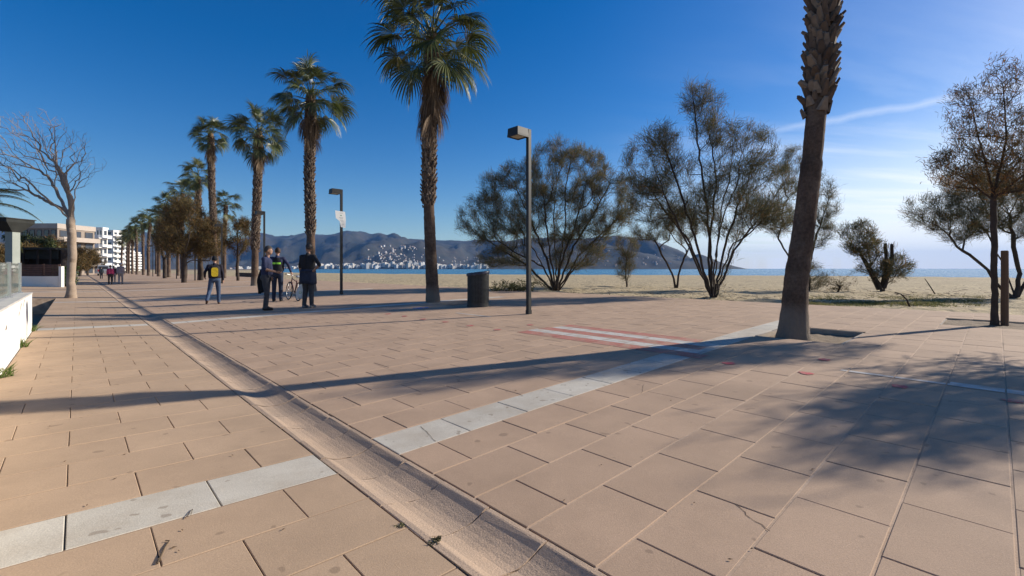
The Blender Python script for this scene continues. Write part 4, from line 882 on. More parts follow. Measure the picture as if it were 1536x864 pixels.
for k in range(26):
    o = link('frond', PN[k % 3], crn); o.rotation_euler = (random.uniform(-.2, .2), random.uniform(-.1, .1), 2 * math.pi * k * .382 + .1); s = random.uniform(.85, 1.1); o.scale = (s, s, s)
# ------------------------------------------------------------------ street furniture
M_lamp = mat('lamp_metal', (0.034, 0.032, 0.03), 0.5, var=.1, scale=4, fine=.1, metal=.3, stain=(3, .55, .7, (.08, .075, .07), .6))
M_lens = mat('lamp_lens', (0.42, 0.38, 0.28), 0.3, var=.1)
def lamp_post(u, v, label, hgt=4.66):
    root = empty('lamp_post', UV(u, v, zg(v)), TH); tag(root, label, 'lamp post', 'lamp posts on the promenade')
    MB().bbox(-.047, .047, -.047, .047, -.02, hgt).build('post', M_lamp, root)
    mb = MB(); mb.bbox(-.056, .056, -.056, .056, -.03, .1); mb.build('base_sleeve', M_lamp, root)
    d = MB(); d.bbox(-.03, .03, -.0495, -.046, .45, .8); d.build('inspection_door', M_lamp, root)
    hd = MB(); x0, x1, y0, y1, z0, z1 = -.43, -.05, -.049, .33, hgt - .21, hgt + .006
    hd.add([(x0, y0, z0 + .03), (x1, y0, z0 + .03), (x1, y1, z0 + .03), (x0, y1, z0 + .03), (x0 + .01, y0 + .01, z1), (x1, y0 + .01, z1), (x1, y1 - .01, z1), (x0 + .01, y1 - .01, z1)], [(0, 1, 5, 4), (1, 2, 6, 5), (2, 3, 7, 6), (3, 0, 4, 7), (4, 5, 6, 7), (3, 2, 1, 0)])
    hd.bbox(x0 - .003, x1 + .002, y0 - .003, y0 + .025, z0, z0 + .05); hd.bbox(x0 - .003, x1 + .002, y1 - .025, y1 + .003, z0, z0 + .05); hd.bbox(x0 - .003, x0 + .022, y0 + .025, y1 - .025, z0, z0 + .05); hd.bbox(x1 - .022, x1 + .002, y0 + .025, y1 - .025, z0, z0 + .05)
    h_ = hd.build('lamp_head', M_lamp, root); MB().bbox(x0 + .05, x1 - .05, y0 + .05, y1 - .05, z0 + .014, z0 + .029).build('lens', M_lens, h_)
    return root
la = lamp_post(*gpx(793, 471), 'nearest square lamp post with a box head beside the painted patch')
lb = lamp_post(*gpx(512, 441.5), 'lamp post with a torn white notice tied to its pole')
lamp_post(30.9, 8.35, 'lamp post close to the palm behind the two men talking')
lamp_post(42.0, 8.3, 'lamp post above the man with a backpack')
for k in range(4): lamp_post(53.3 + 11.3 * k, 8.3, f'distant lamp post among the far palm trunks, {["nearest", "second nearest", "third nearest", "farthest"][k]} of the far four')
# torn notice on the second lamp
M_paper = mat('paper', (0.85, 0.85, 0.83), .8, var=.03, scale=8, transl=.35); M_ink = mat('ink_grey', (.35, .36, .36), .9); M_inkg = mat('ink_green', (.22, .36, .24), .9)
ub, vb = gpx(512, 441.5); bw = UV(ub, vb, zg(vb)); Yn = bw.y - .1
nt_ = empty('paper_notice', PX(511, 335, Yn)); tag(nt_, 'torn white paper notice hanging from the second lamp post', 'notice')
out = [(505, 316.5), (515.8, 317.2), (516.8, 330), (516.2, 341.5), (511.2, 340.5), (510, 332), (505.8, 327.5)]
o0 = nt_.location; P_ = [PX(x, y, Yn) - o0 + Vector((0, (x - 511) * Yn / F * 1.0, 0)) for x, y in out]; mb = MB(); n = len(P_)
mb.add(P_ + [q + Vector((-.004, .004, 0)) for q in P_], [tuple(range(n))[::-1], tuple(range(n, 2 * n))] + [(i, (i + 1) % n, n + (i + 1) % n, n + i) for i in range(n)])
sheet = mb.build('sheet', M_paper, nt_)
r_ = random.Random(2)
for k, (x, y, w, h_, m_) in enumerate(((511.5, 319.5, 3.4, .6, M_ink), (511.3, 323.2, 1.6, 1.6, M_inkg), (511.5, 326.4, 4.4, .5, M_ink), (511.8, 328, 3.2, .5, M_ink), (512, 330.2, 4, .5, M_ink), (513, 332.5, 3, .5, M_ink), (513.4, 336, 2.6, .5, M_ink))):
    q4 = [PX(xx, yy, Yn) - o0 + Vector((.003, (xx - 511) * Yn / F - .003, 0)) for xx, yy in ((x - w / 2, y + h_ / 2), (x + w / 2, y + h_ / 2), (x + w / 2, y - h_ / 2), (x - w / 2, y - h_ / 2))]
    mb = MB(); mb.add(q4, [(0, 1, 2, 3)]); mb.build('printed_line', m_, sheet)

# litter bin: perforated drum, slanted rim, liner
M_bin = mat('bin_metal', (0.055, 0.055, 0.052), .55, var=.2, scale=6, metal=.2, fine=.2); M_liner = mat('bin_liner', (.05, .05, .075), .35, var=.3, scale=9); M_dark = mat('dark_inside', (.012, .012, .012), .9)
u, v = gpx(715, 461); bb = empty('litter_bin', UV(u + .2, v + .22, zg(v)), TH); tag(bb, 'dark perforated cylindrical litter bin with a slanted rim and liner', 'litter bin')
rb_ = .325
def slant(a): return 1.02 + .042 * math.cos(a + .76)
mb = MB(); NA, NZ = 44, 26; vs = []
for j in range(NZ + 1):
    for k in range(NA):
        a = 2 * math.pi * k / NA; z = .05 + (slant(a) - .05) * j / NZ; vs.append((rb_ * math.cos(a), rb_ * math.sin(a), z))
fs = []
for j in range(NZ):
    for k in range(NA):
        A, B, C, D = j * NA + k, j * NA + (k + 1) % NA, (j + 1) * NA + (k + 1) % NA, (j + 1) * NA + k
        if 1 < j < NZ - 2:
            c = [Vector(vs[i]) for i in (A, B, C, D)]; ctr = sum(c, Vector()) / 4; bi = len(vs); vs += [tuple(ctr + (q - ctr) * .52) for q in c]
            fs += [(A, B, bi + 1, bi), (B, C, bi + 2, bi + 1), (C, D, bi + 3, bi + 2), (D, A, bi, bi + 3)]
        else: fs.append((A, B, C, D))
mb.add(vs, fs); drum = mb.build('drum', M_bin, bb)
so_ = drum.modifiers.new('thickness', 'SOLIDIFY'); so_.thickness = .004
MB().lathe([(rb_ - .02, .05), (rb_ - .02, .95)], 28).build('inner_bucket', M_dark, bb)
mb = MB(); mb.lathe([(rb_ + .012, -.01), (rb_ + .012, .06), (rb_ - .01, .065)], 36); mb.build('base_ring', M_bin, bb)
ring = [(math.cos(2 * math.pi * k / 40), math.sin(2 * math.pi * k / 40), slant(2 * math.pi * k / 40)) for k in range(41)]
mb = MB(); mb.tube([(c * rb_, s * rb_, z) for c, s, z in ring], .016, 6, cap=False); mb.build('rim', M_bin, bb, smooth=True)
mb = MB(); n = 40; rl = random.Random(4); vs = []
for rr, dz in ((rb_ + .024, -.05), (rb_ + .028, -.01), (rb_ + .012, .022), (rb_ - .03, .012), (rb_ - .06, -.15)):
    for k in range(n):
        a = 2 * math.pi * k / n; vs.append(((rr + rl.uniform(-.006, .006)) * math.cos(a), (rr + rl.uniform(-.006, .006)) * math.sin(a), slant(a) + dz + (rl.uniform(-.03, .012) if dz == -.05 else rl.uniform(-.006, .006))))
mb.add(vs, [(j * n + k, j * n + (k + 1) % n, (j + 1) * n + (k + 1) % n, (j + 1) * n + k) for j in range(4) for k in range(n)]); mb.build('liner', M_liner, bb, smooth=True)
# stake beside the young tree
M_wood = mat('stake_wood', (.15, .09, .052), .85, scale=3, rgb2=(.13, .08, .05), bump=.4, bump_scale=18)
u, v = gpx(1507, 486.5); mb = MB(); mb.tube([(0, 0, -.2), (0, 0, .3), (0.004, 0, .9), (0, 0, 1.44), (0, 0, 1.455)], [.058, .058, .056, .055, .046], 14); st = mb.build('wooden_stake', M_wood, smooth=False); st.location = UV(u, v, zg(v) - .01); tag(st, 'round wooden stake standing beside the young tree at the right', 'stake')

# white wall with glass screen at the left
M_white = mat('white_render', (.78, .76, .70), .9, scale=1.2, rgb2=(.70, .67, .60), fine=.06, fine_scale=30, bump=.25, bump_scale=25, stain=(2.4, .66, .72, (.40, .33, .26), .6))
M_coping = mat('coping', (.50, .47, .43), .9, scale=2, bump=.2); M_steel = mat('steel_post', (.50, .50, .48), .35, metal=.8, var=.05)
def glass_mat():
    mt = bpy.data.materials.new('screen_glass'); mt.use_nodes = True; nt = mt.node_tree; nt.nodes.clear(); o = nt.nodes.new('ShaderNodeOutputMaterial'); t = nt.nodes.new('ShaderNodeBsdfTransparent'); t.inputs[0].default_value = (.84, .91, .87, 1); g = nt.nodes.new('ShaderNodeBsdfGlossy'); g.inputs['Roughness'].default_value = .03; fr = nt.nodes.new('ShaderNodeFresnel'); fr.inputs[0].default_value = 1.12; m = nt.nodes.new('ShaderNodeMixShader')
    nz = nt.nodes.new('ShaderNodeTexNoise'); nz.inputs['Scale'].default_value = 3; nt.links.new(fr.outputs[0], m.inputs[0]); nt.links.new(t.outputs[0], m.inputs[1]); nt.links.new(g.outputs[0], m.inputs[2])
    d = nt.nodes.new('ShaderNodeBsdfDiffuse'); d.inputs[0].default_value = (.6, .65, .6, 1); m2 = nt.nodes.new('ShaderNodeMixShader'); mr = nt.nodes.new('ShaderNodeMapRange'); mr.inputs['To Min'].default_value = .03; mr.inputs['To Max'].default_value = .12; nt.links.new(nz.outputs[0], mr.inputs[0]); nt.links.new(mr.outputs[0], m2.inputs[0])
    nt.links.new(m.outputs[0], m2.inputs[1]); nt.links.new(d.outputs[0], m2.inputs[2]); nt.links.new(m2.outputs[0], o.inputs[0]); return mt
M_glass = glass_mat()
wl = empty('white_wall', UV(13.1, -.85, 0), TH); tag(wl, 'low white rendered wall with scuffs along the left paving edge', 'wall')
wv0, wv1, wz = -.06, .21, .81     # local x across, from v=-.91 to v=-.64
mb = MB(); mb.bbox(wv0, wv1, -19, 0, -.6, wz - .03); mb.build('wall_body', M_white, wl)
mb = MB(); mb.bbox(wv0 - .01, wv1 + .008, -19, .008, wz - .03, wz); mb.build('coping', M_coping, wl)
M_scuff = mat('scuff', (.40, .30, .24), .9, var=.3, scale=12)
rs = random.Random(6)
def wall_scuff(px, w):
    pts = []
    for x, y in px:       # on the wall face, v = -.64
        d = Vector((x - CX, F, YH - y)); s = (-.64) / d.dot(PV); q = d * s; pts.append((q.dot(PU) - 13.1, q.z + H))
    mb = MB()
    for (a, b) in zip(pts[:-1], pts[1:]):
        e = Vector((b[0] - a[0], b[1] - a[1])).normalized(); n = Vector((-e.y, e.x)) * w
        mb.add([(wv1 + .003, a[0] - n.x * .3, a[1] - n.y * .3), (wv1 + .003, b[0] - n.x, b[1] - n.y), (wv1 + .003, b[0] + n.x, b[1] + n.y), (wv1 + .003, a[0] + n.x * .3, a[1] + n.y * .3)], [(0, 1, 2, 3)])
    mb.build('scuff', M_scuff, wl)
wall_scuff([(30, 466), (32, 455)], .02); wall_scuff([(34, 462), (37, 449)], .015); wall_scuff([(28, 474), (29, 468)], .025); wall_scuff([(8, 495), (10, 490)], .03)
sc = empty('glass_screen', UV(13.0, -.80, wz), TH); tag(sc, 'low glass screen on short steel posts standing on the white wall', 'screen')
for y in (-.02, -1.95, -3.9, -5.85):
    mb = MB(); mb.bbox(-.025, .025, y - .03, y + .03, -.005, .58); p_ = mb.build('post', M_steel, sc); MB().bbox(-.05, .05, y - .06, y + .06, -.004, .012).build('foot_plate', M_steel, p_)
for y in (-.02, -1.95, -3.9): MB().bbox(-.006, .006, y - 1.9, y - .035, .04, .56).build('glass_pane', M_glass, sc)
# grey column with a flared dark head behind the wall end
M_canvas = mat('dark_canvas', (.035, .036, .032), .9, var=.25, scale=5); M_col = mat('column_grey', (.33, .35, .31), .8, scale=2, rgb2=(.25, .27, .235), bump=.2, bump_scale=20)
cb_ = UV(15.3, -1.05, -.55); cl = empty('lamp_column', cb_, 0); tag(cl, 'grey square column with a dark flared head at the left edge', 'lamp column')
MB().bbox(-.083, .083, -.083, .083, -.02, 2.68).build('column', M_col, cl); MB().bbox(-.12, .12, -.12, .12, -.03, .06).build('base_plate', M_lamp, cl)
mb = MB(); z0, z1 = 2.66, 2.94
mb.add([(-.13, -.1, z0), (.1, -.1, z0), (.1, .1, z0), (-.13, .1, z0), (-.5, -.3, z1 - .07), (.19, -.3, z1 - .07), (.19, .3, z1 - .07), (-.5, .3, z1 - .07), (-.5, -.3, z1), (.19, -.3, z1), (.19, .3, z1), (-.5, .3, z1)], [(3, 2, 1, 0), (0, 1, 5, 4), (1, 2, 6, 5), (2, 3, 7, 6), (3, 0, 4, 7), (4, 5, 9, 8), (5, 6, 10, 9), (6, 7, 11, 10), (7, 4, 8, 11), (8, 9, 10, 11)]); hd_ = mb.build('flared_head', M_canvas, cl)
MB().bbox(-.52, .21, -.32, .32, z1 + .002, z1 + .02).build('cover_plate', M_lamp, hd_)

# fence wall beyond the opening: white base, brown boards
M_brown = mat('brown_board', (.115, .062, .045), .8, scale=3, rgb2=(.08, .045, .033), bump=.3, bump_scale=12, objvar=.15)
Yf = 30.5; x0, x1 = PX(26, 430, Yf).x, PX(87.5, 430, Yf).x; zb = .1
fw = empty('board_fence', ((x0 + x1) / 2, Yf, 0), 0); tag(fw, 'brown board fence on a white base wall behind the bare tree', 'fence'); hw = (x1 - x0) / 2
zt = H - (414.5 - YH) * Yf / F; MB().bbox(-hw - 3, hw, 0, .3, -.6, zt).build('base_wall', M_white, fw)
z1_ = H - (396.5 - YH) * Yf / F
for j in range(2):
    a, c = (-hw, hw * .16 - .02) if j == 0 else (hw * .16 + .02, hw - .08)
    nb_ = 6
    for k in range(nb_): MB().bbox(a, c, .1, .14, zt + .01 + (z1_ - zt) * k / nb_, zt + (z1_ - zt) * (k + 1) / nb_ - .008).build('board', M_brown, fw)
for x in (-hw, hw * .16, hw - .06): MB().bbox(x - .03, x + .03, .145, .2, zt, z1_ + .02).build('post', M_brown, fw)
MB().bbox(hw + .02, hw + .2, 0, .2, -.6, H - (399.5 - YH) * Yf / F).build('end_pillar', M_white, fw)
# hedge beside it
hb = PX(98, 425, 31.5); hb.z = zg(-4); g = np.random.default_rng(2); n = 3500; q = g.uniform(-1, 1, (n, 3)); q = q / np.maximum(1, np.abs(q).max(1))[:, None]; q = q * np.array([.5, .5, .62]) + np.array([0, 0, .66]); pos = np.vstack([[[0, 0, -.1]], q]); par = np.array([-1] + [0] * n); V, Fq = sprays(pos, par, np.full(n + 1, .001), .01, n, (.05, .12), (.03, .06), 2, follow=0, scatter=.02)
s_ = np.random.default_rng(3).integers(1, n + 1, n); V = V.reshape(n, 6, 3); V = V - V.mean(1, keepdims=True) + pos[s_][:, None, :]; V = V.reshape(-1, 3)
hd = empty('hedge', hb); tag(hd, 'clipped bright green hedge beside the white fence pillar', 'hedge'); link('foliage', arr_mesh('foliage', V, Fq, mat('hedge_leaf', (.05, .1, .02), .6, island=[(0, (.025, .06, .012)), (1, (.08, .14, .03))], transl=.2)), hd); MB().tube([(0, 0, -.1), (0, 0, .6)], .04, 6).build('stem', M_bark, hd)
# bar pavilion with a dark roof
Yp = 36.0; pa = PX(60, 400, Yp); pv = empty('bar_pavilion', (pa.x - .6, Yp, 0), 0); tag(pv, 'low dark-roofed terrace pavilion behind the board fence', 'pavilion')
zt2 = H - (371 - YH) * Yp / F; MB().bbox(-1.9, 1.35, 0, 1.6, zt2 - .16, zt2).build('roof', M_canvas, pv); MB().bbox(-1.9, 1.35, 1.5, 1.6, -.6, zt2 - .16).build('back_wall', mat('dark_timber', (.03, .022, .018), .9), pv); MB().bbox(-1.9, -1.8, 0, 1.5, -.6, zt2 - .16).build('side_wall', MATS['dark_timber'], pv); MB().bbox(1.25, 1.35, .9, 1.5, -.6, zt2 - .16).build('side_wall', MATS['dark_timber'], pv)
for x in (-1.84, -.8, .3, 1.29): MB().bbox(x - .05, x + .05, .05, .15, -.6, zt2 - .165).build('post', MATS['dark_timber'], pv)
MB().bbox(-1.85, 1.3, .7, .76, zt2 - .9, zt2 - .17).build('awning_drop', M_canvas, pv)
# leafy tree over the pavilion
free_tree('green leafy tree above the dark pavilion roof', (PX(42, 400, 41).x, 41.0, .1), 4.6, 1.5, 200, 6500, 71, mat('leafy_green', (.07, .1, .03), .6, island=[(0, (.03, .045, .015)), (.6, (.075, .095, .03)), (1, (.15, .15, .05))], transl=.25), None, name='leafy_tree', wd=(.05, .12), ln=(.1, .25), zlo=.3)

# low timber wall on the seaward side
for (xa, xb, ya, yb, lab_) in ((244, 300, 414.5, 416.5, 'long low brown timber wall along the beach edge behind the far palms'),):
    ua, va = gpx(xa, ya + 1); A = UV(ua, 17.5); ub_, vb_ = gpx(xb, yb); B = UV(67, 17.2); mb = MB(); d = (B - A); mid = (A + B) / 2; mb.box((mid.x, mid.y, .25), (d.length, .4, .9), Matrix.Rotation(math.atan2(d.y, d.x), 3, 'Z')); o = mb.build('timber_wall', M_brown); tag(o, lab_, 'wall')

# ------------------------------------------------------------------ buildings at the far end
M_plaster = mat('white_plaster', (.78, .76, .72), .9, scale=.3, rgb2=(.70, .68, .64)); M_tan = mat('tan_plaster', (.30, .245, .20), .9, scale=.3); M_brownp = mat('brown_plaster', (.30, .22, .17), .9, scale=.3); M_wing = mat('window_glass', (.05, .06, .075), .15, spec=.6); M_rail = mat('balcony_rail', (.62, .60, .57), .8); M_dk = mat('dark_frame', (.09, .07, .06), .9)  # M_dk: dark brown of the hotel's window frames
def building(label, x0, x1, ytop, Y, rot, depth, floors, bays, wall, slab, seed, name='apartment_building', side_bays=3, group=None, parapet=.5, win_h=1.5, balc=('side',), frame=None):
    a, c = PX(x0, YH, Y), PX(x1, YH, Y); w = (c.x - a.x); h_ = H + (YH - ytop) * Y / F + .5; root = empty(name, (a.x, Y, -.5), rot); tag(root, label, 'building', group); w /= max(.3, math.cos(rot))
    MB().bbox(0, w, 0, depth, 0, h_ - parapet).build('wall', wall, root); MB().bbox(-.15, w + .15, -.15, depth + .15, h_ - parapet, h_).build('parapet', slab, root)
    fh = (h_ - parapet) / floors
    for f_ in range(floors):
        for (L_, nb, sx) in ((w, bays, 0), (depth, side_bays, 1)):
            for b_ in range(nb):
                m_ = (b_ + .5) * L_ / nb; hw_ = L_ / nb * .34; zz0 = f_ * fh + .8; zz1 = zz0 + min(win_h, fh - 1.1)
                mb = MB(); gb = MB()
                if sx == 0: mb.bbox(m_ - hw_, m_ + hw_, -.07, .05, zz0, zz1); gb.bbox(m_ - hw_ + .1, m_ + hw_ - .1, -.075, .03, zz0 + .1, zz1 - .1)
                else: mb.bbox(w - .05, w + .07, m_ - hw_, m_ + hw_, zz0, zz1); gb.bbox(w - .03, w + .075, m_ - hw_ + .1, m_ + hw_ - .1, zz0 + .1, zz1 - .1)
                wn = mb.build('window', frame or slab, root); gb.build('pane', M_wing, wn)
        if f_ > 0:
            z = f_ * fh
            if 'front' in balc: MB().bbox(-.1, w + .1, -1.3, -.02, z - .12, z + .1).build('balcony', slab, root); MB().bbox(-.1, w + .1, -1.3, -1.22, z + .1, z + .9).build('balcony_rail', slab, root)
            if 'side' in balc: MB().bbox(w + .02, w + 1.3, .0, depth, z - .12, z + .1).build('balcony', slab, root); MB().bbox(w + 1.22, w + 1.3, 0, depth, z + .1, z + .8).build('balcony_rail', slab, root)
    return root
building('four-storey hotel with dark windows and pale parapet behind the bare tree', 22, 86, 335, 92, 0, 8.2, 4, 6, M_tan, mat('pale_tan_plaster', (.46, .39, .33), .9, scale=.3), 1, 'hotel', side_bays=3, parapet=1.0, win_h=2.0, frame=M_dk)
building('white apartment building with stacked balconies just beyond the hotel', 140, 154, 341, 130, 0, 1.6, 5, 3, M_plaster, M_plaster, 3, side_bays=1, balc=('front', 'side'))
building('tall blank-walled white apartment tower at the end of the street', 153, 170, 345, 200, 0, 4.5, 8, 1, M_plaster, M_plaster, 4, side_bays=2)
building('white apartment block lower than the tower, where the promenade vanishes', 170, 187, 364, 250, 0, 5, 7, 3, M_plaster, M_plaster, 5, side_bays=2, balc=('front', 'side'))
building('distant white apartment block just left of the palm row', 183, 200, 378, 320, 0, 6, 7, 3, M_plaster, M_plaster, 6, side_bays=2)
building('white apartment block with balconies seen through the glass screen', -60, 10, 364, 108, 0, 4, 3, 6, M_plaster, M_plaster, 7, side_bays=2, balc=('front',))
# ------------------------------------------------------------------ people
M_skin = mat('skin', (.42, .24, .165), .6, var=.08, scale=20); M_skin2 = mat('skin_tan', (.34, .19, .125), .6, var=.08, scale=20)
def cloth(n, c, **k): return mat(n, c, .9, scale=14, rgb2=tuple(q * .7 for q in c), bump=.5, bump_scale=16, **k)
def capsule(mb, a, b, ra, rb, n=12, flat=1.0):
    a, b = Vector(a), Vector(b); d = (b - a); L_ = d.length; d = d / max(L_, 1e-6); pts, rd = [], []
    for k in range(5): t = math.pi / 2 * (1 - k / 4); pts.append(a - d * ra * math.sin(t)); rd.append(max(.0015, ra * math.cos(t)))
    for k in range(1, 4): pts.append(a.lerp(b, k / 4)); rd.append(ra + (rb - ra) * k / 4)
    for k in range(5): t = math.pi / 2 * k / 4; pts.append(b + d * rb * math.sin(t)); rd.append(max(.0015, rb * math.cos(t)))
    mb.tube(pts, rd, n, flat=flat)
def person(label, loc, rz, J, mats, hgt=1.75, voxel=.014, head_turn=0.0, sleeves='long', hair=None, bald=False, group=None, cat='person', belly=0.0, loose=0.0):
    """J: joint positions for a 1.75 m figure facing +y, right side +x"""
    s = hgt / 1.75; P_ = []       # (a, b, ra, rb, tag)
    def c(a, b, ra, rb, t): P_.append((Vector(a), Vector(b), ra, rb, t))
    hip = J.get('pelvis', Vector((0, 0, .93))); sp = J.get('chest', Vector((0, 0, 1.33))); hip, sp = Vector(hip), Vector(sp); nk = sp + Vector((0, .005, .14)); hd = Vector(J.get('head', nk + Vector((0, .03, .17))))
    rt = Matrix.Rotation(head_turn, 3, 'Z')
    c(hip + Vector((-.075, 0, 0)), hip + Vector((.075, 0, 0)), .112, .112, 'legs'); c(hip + Vector((-.075, -.035, -.03)), hip + Vector((.075, -.035, -.03)), .095, .095, 'legs')
    for sg in (-1, 1):
        c(hip + Vector((sg * .075, .0, .09)), sp + Vector((sg * .085, 0, 0)), .108 + loose, .112 + loose, 'shirt')
        c(sp + Vector((sg * .05, 0, .05)), J['shR' if sg > 0 else 'shL'], .085, .068, 'shirt')
    c(hip + Vector((0, .045 + belly * .5, .12)), sp + Vector((0, .02, -.08)), .11 + belly, .11, 'shirt'); c(sp + Vector((0, -.02, .1)), nk + Vector((0, 0, .02)), .075, .055, 'shirt')
    c(nk, nk + (hd - nk) * .55, .055, .052, 'skin')
    for sd in ('R', 'L'):
        h_ = hip + Vector(((.092 if sd == 'R' else -.092), 0, -.03)); k, a = Vector(J['kn' + sd]), Vector(J['an' + sd]); c(h_, k, .098, .072, 'legs'); c(k, a, .07, .056, 'legs')
        f_ = Vector(J.get('toe' + sd, a + Vector((0, .16, -.045)))); hl = a + (a - f_) * Vector((1, 1, 0)).length * 0 + Vector((0, 0, -.045)); dr = (f_ - hl).normalized(); c(hl - dr * .035, f_, .042, .036, 'shoe'); c(hl + Vector((0, 0, .02)), a.lerp(f_, .5) + Vector((0, 0, .012)), .042, .036, 'shoe')
        sh, el, wr = Vector(J['sh' + sd]), Vector(J['el' + sd]), Vector(J['wr' + sd]); c(sh, el, .06, .048, 'shirt')
        fa = 'shirt' if sleeves == 'long' else 'skin'
        if sleeves == 'long': c(el, wr, .048, .036, 'shirt')
        else: c(el, wr, .042, .029, 'skin')
        d = Vector(J.get('hd' + sd, (wr - el).normalized())); d = d.normalized(); c(wr, wr + d * .075, .028, .032, 'skin')
    mb = MB()
    for a, b, ra, rb, t in P_: capsule(mb, a, b, ra, rb)
    def hp(v): return hd + rt @ Vector(v)
    Q = []
    def e(cc, r, t='skin'): mb.ell(hp(cc), r, rt); Q.append((hp(cc), max(r), t))
    e((0, -.005, .015), (.076, .096, .112)); e((0, .03, -.055), (.058, .062, .06)); e((0, .094, -.012), (.014, .02, .024)); e((0, .086, -.052), (.026, .014, .011)); e((.077, -.005, -.01), (.011, .02, .03)); e((-.077, -.005, -.01), (.011, .02, .03))
    me = mb.mesh('person', []); ob = bpy.data.objects.new('person_build', me); COL.objects.link(ob); rm = ob.modifiers.new('r', 'REMESH'); rm.mode = 'VOXEL'; rm.voxel_size = voxel; sm = ob.modifiers.new('s', 'SMOOTH'); sm.factor = .5; sm.iterations = 3
    ev = ob.evaluated_get(bpy.context.evaluated_depsgraph_get()); m2 = bpy.data.meshes.new_from_object(ev); n = len(m2.vertices); co = np.empty(n * 3, dtype=np.float32); m2.vertices.foreach_get('co', co); co = co.reshape(-1, 3); bpy.data.objects.remove(ob)
    fs = np.array([list(p.vertices) + ([p.vertices[-1]] if len(p.vertices) == 3 else []) for p in m2.polygons]); ctr = co[fs].mean(1); best = np.full(len(ctr), 1e9); idx = np.zeros(len(ctr), int); order = ['skin', 'shirt', 'legs', 'shoe']
    for a, b, ra, rb, t in P_:
        a, b = np.array(a), np.array(b); ab = b - a; tt = np.clip(((ctr - a) @ ab) / (ab @ ab), 0, 1); dd = np.linalg.norm(ctr - (a + tt[:, None] * ab), axis=1) - (ra + (rb - ra) * tt); k = dd < best; best[k] = dd[k]; idx[k] = order.index(t)
    for q, r, t in Q: dd = np.linalg.norm(ctr - np.array(q), axis=1) - r * .98; k = dd < best; best[k] = dd[k]; idx[k] = 0
    if sleeves == 'short':
        pass
    out = MB(); V = [tuple(v * s for v in q) for q in co]; out.v = V; out.f = [list(dict.fromkeys(f)) for f in fs.tolist()]; out.m = idx.tolist(); bpy.data.meshes.remove(m2)
    out.mat(0)
    for sd in ('R', 'L'):          # five fingers on each hand, slightly curled
        sg = 1 if sd == 'R' else -1; el, wr = Vector(J['el' + sd]), Vector(J['wr' + sd]); d = Vector(J.get('hd' + sd, (wr - el).normalized())).normalized(); ax = Vector(J.get('kn_ax' + sd, (0, 1, 0))); ax = (ax - d * ax.dot(d)).normalized(); cu = d.cross(ax) * sg; base = wr + d * .085; cl = J.get('curl' + sd, .5)
        for k in range(4):
            o_ = base + ax * (.03 - .02 * k); L_ = (.066, .075, .07, .055)[k]; p1 = o_ + d * L_ * .5 - cu * L_ * .15 * cl; p2 = p1 + (d * (1 - cl * .6) - cu * cl).normalized() * L_ * .35; p3 = p2 + (d * (1 - cl * 1.3) - cu * cl * 1.3).normalized() * L_ * .3
            out.tube([tuple(q * s) for q in (o_ - d * .02, p1, p2, p3)], [.0095 * s, .009 * s, .008 * s, .0055 * s], 6)
        th = wr + d * .03 + ax * .026; out.tube([tuple(q * s) for q in (th, th + (d * .7 + ax * .7).normalized() * .035, th + d * .06 + ax * .03 - cu * .012)], [.0115 * s, .0105 * s, .007 * s], 6)
    o = out.build('person', [mats.get(k, M_skin) for k in order], None, smooth=True); o.location = loc; o.rotation_euler = (0, 0, rz); tag(o, label, cat, group)
    if hair:
        hb = MB(); n, m = 18, 9; vs = []
        for i in range(m + 1):
            a = math.pi * .5 * i / m
            for k in range(n):
                b = 2 * math.pi * k / n; front = math.sin(b); lim = 1.0 if front < -.1 else (.62 if front > .5 else .8); aa = a * (1.28 if front < -.3 else (1.15 if front < .2 else .78)); rr = 1.035 + .02 * mnoise.noise(Vector((k, i * 1.7, 2)))
                vs.append(tuple((hp(Vector((.08 * math.sin(aa) * math.cos(b), -.008 + .1 * math.sin(aa) * math.sin(b), .018 + .117 * math.cos(aa))) * rr)) * s))
        hb.add(vs, [(i * n + k, (i + 1) * n + k, (i + 1) * n + (k + 1) % n, i * n + (k + 1) % n) for i in range(m) for k in range(n)]); h_ = hb.build('cap' if hair[0] == 'cap' else 'hair', hair[1], o, smooth=True); so = h_.modifiers.new('t', 'SOLIDIFY'); so.thickness = .006; so.offset = 1
    o['hand_s'] = s; del o['hand_s']
    return o, hd * s
STAND = dict(shR=(.185, 0, 1.405), shL=(-.185, 0, 1.405), knR=(.1, .02, .5), knL=(-.1, .02, .5), anR=(.105, -.02, .085), anL=(-.105, -.02, .085))
def heading(dx, dy): return math.atan2(dy, dx) - math.pi / 2
def feet(x, y, top): 
    u, v = gpx(x, y); w = UV(u, v, zg(v)); return w, (y - top) * w.y / F
# man in a navy polo shirt, in profile facing right, forearm held out
M_navy = cloth('navy_cloth', (.03, .036, .082)); M_char = cloth('charcoal_cloth', (.058, .058, .064)); M_black = cloth('black_cloth', (.022, .022, .025)); M_shoe = mat('dark_shoe', (.016, .014, .013), .5); M_greyhair = mat('grey_hair', (.07, .065, .06), .8, scale=40, rgb2=(.03, .03, .03)); M_brownhair = mat('brown_hair', (.055, .028, .015), .7, scale=40); M_dkhair = mat('dark_hair', (.03, .022, .017), .7, scale=40, rgb2=(.07, .055, .045))
w1, h1 = feet(399, 465.5, 370)
p1, hd1 = person('man in navy polo shirt and charcoal trousers facing right, forearm held out', w1, heading(.97, .22), dict(STAND, chest=(0, .03, 1.33), elR=(.215, .03, 1.13), wrR=(.12, .27, 1.06), elL=(-.22, -.06, 1.14), wrL=(-.17, .06, .93), knR=(.09, .05, .5), knL=(-.09, .0, .5), anR=(.09, .02, .085), anL=(-.09, -.05, .085), curlR=.5),
    dict(skin=M_skin2, shirt=M_navy, legs=M_char, shoe=M_shoe), h1, sleeves='short', hair=('hair', M_greyhair), belly=.02)
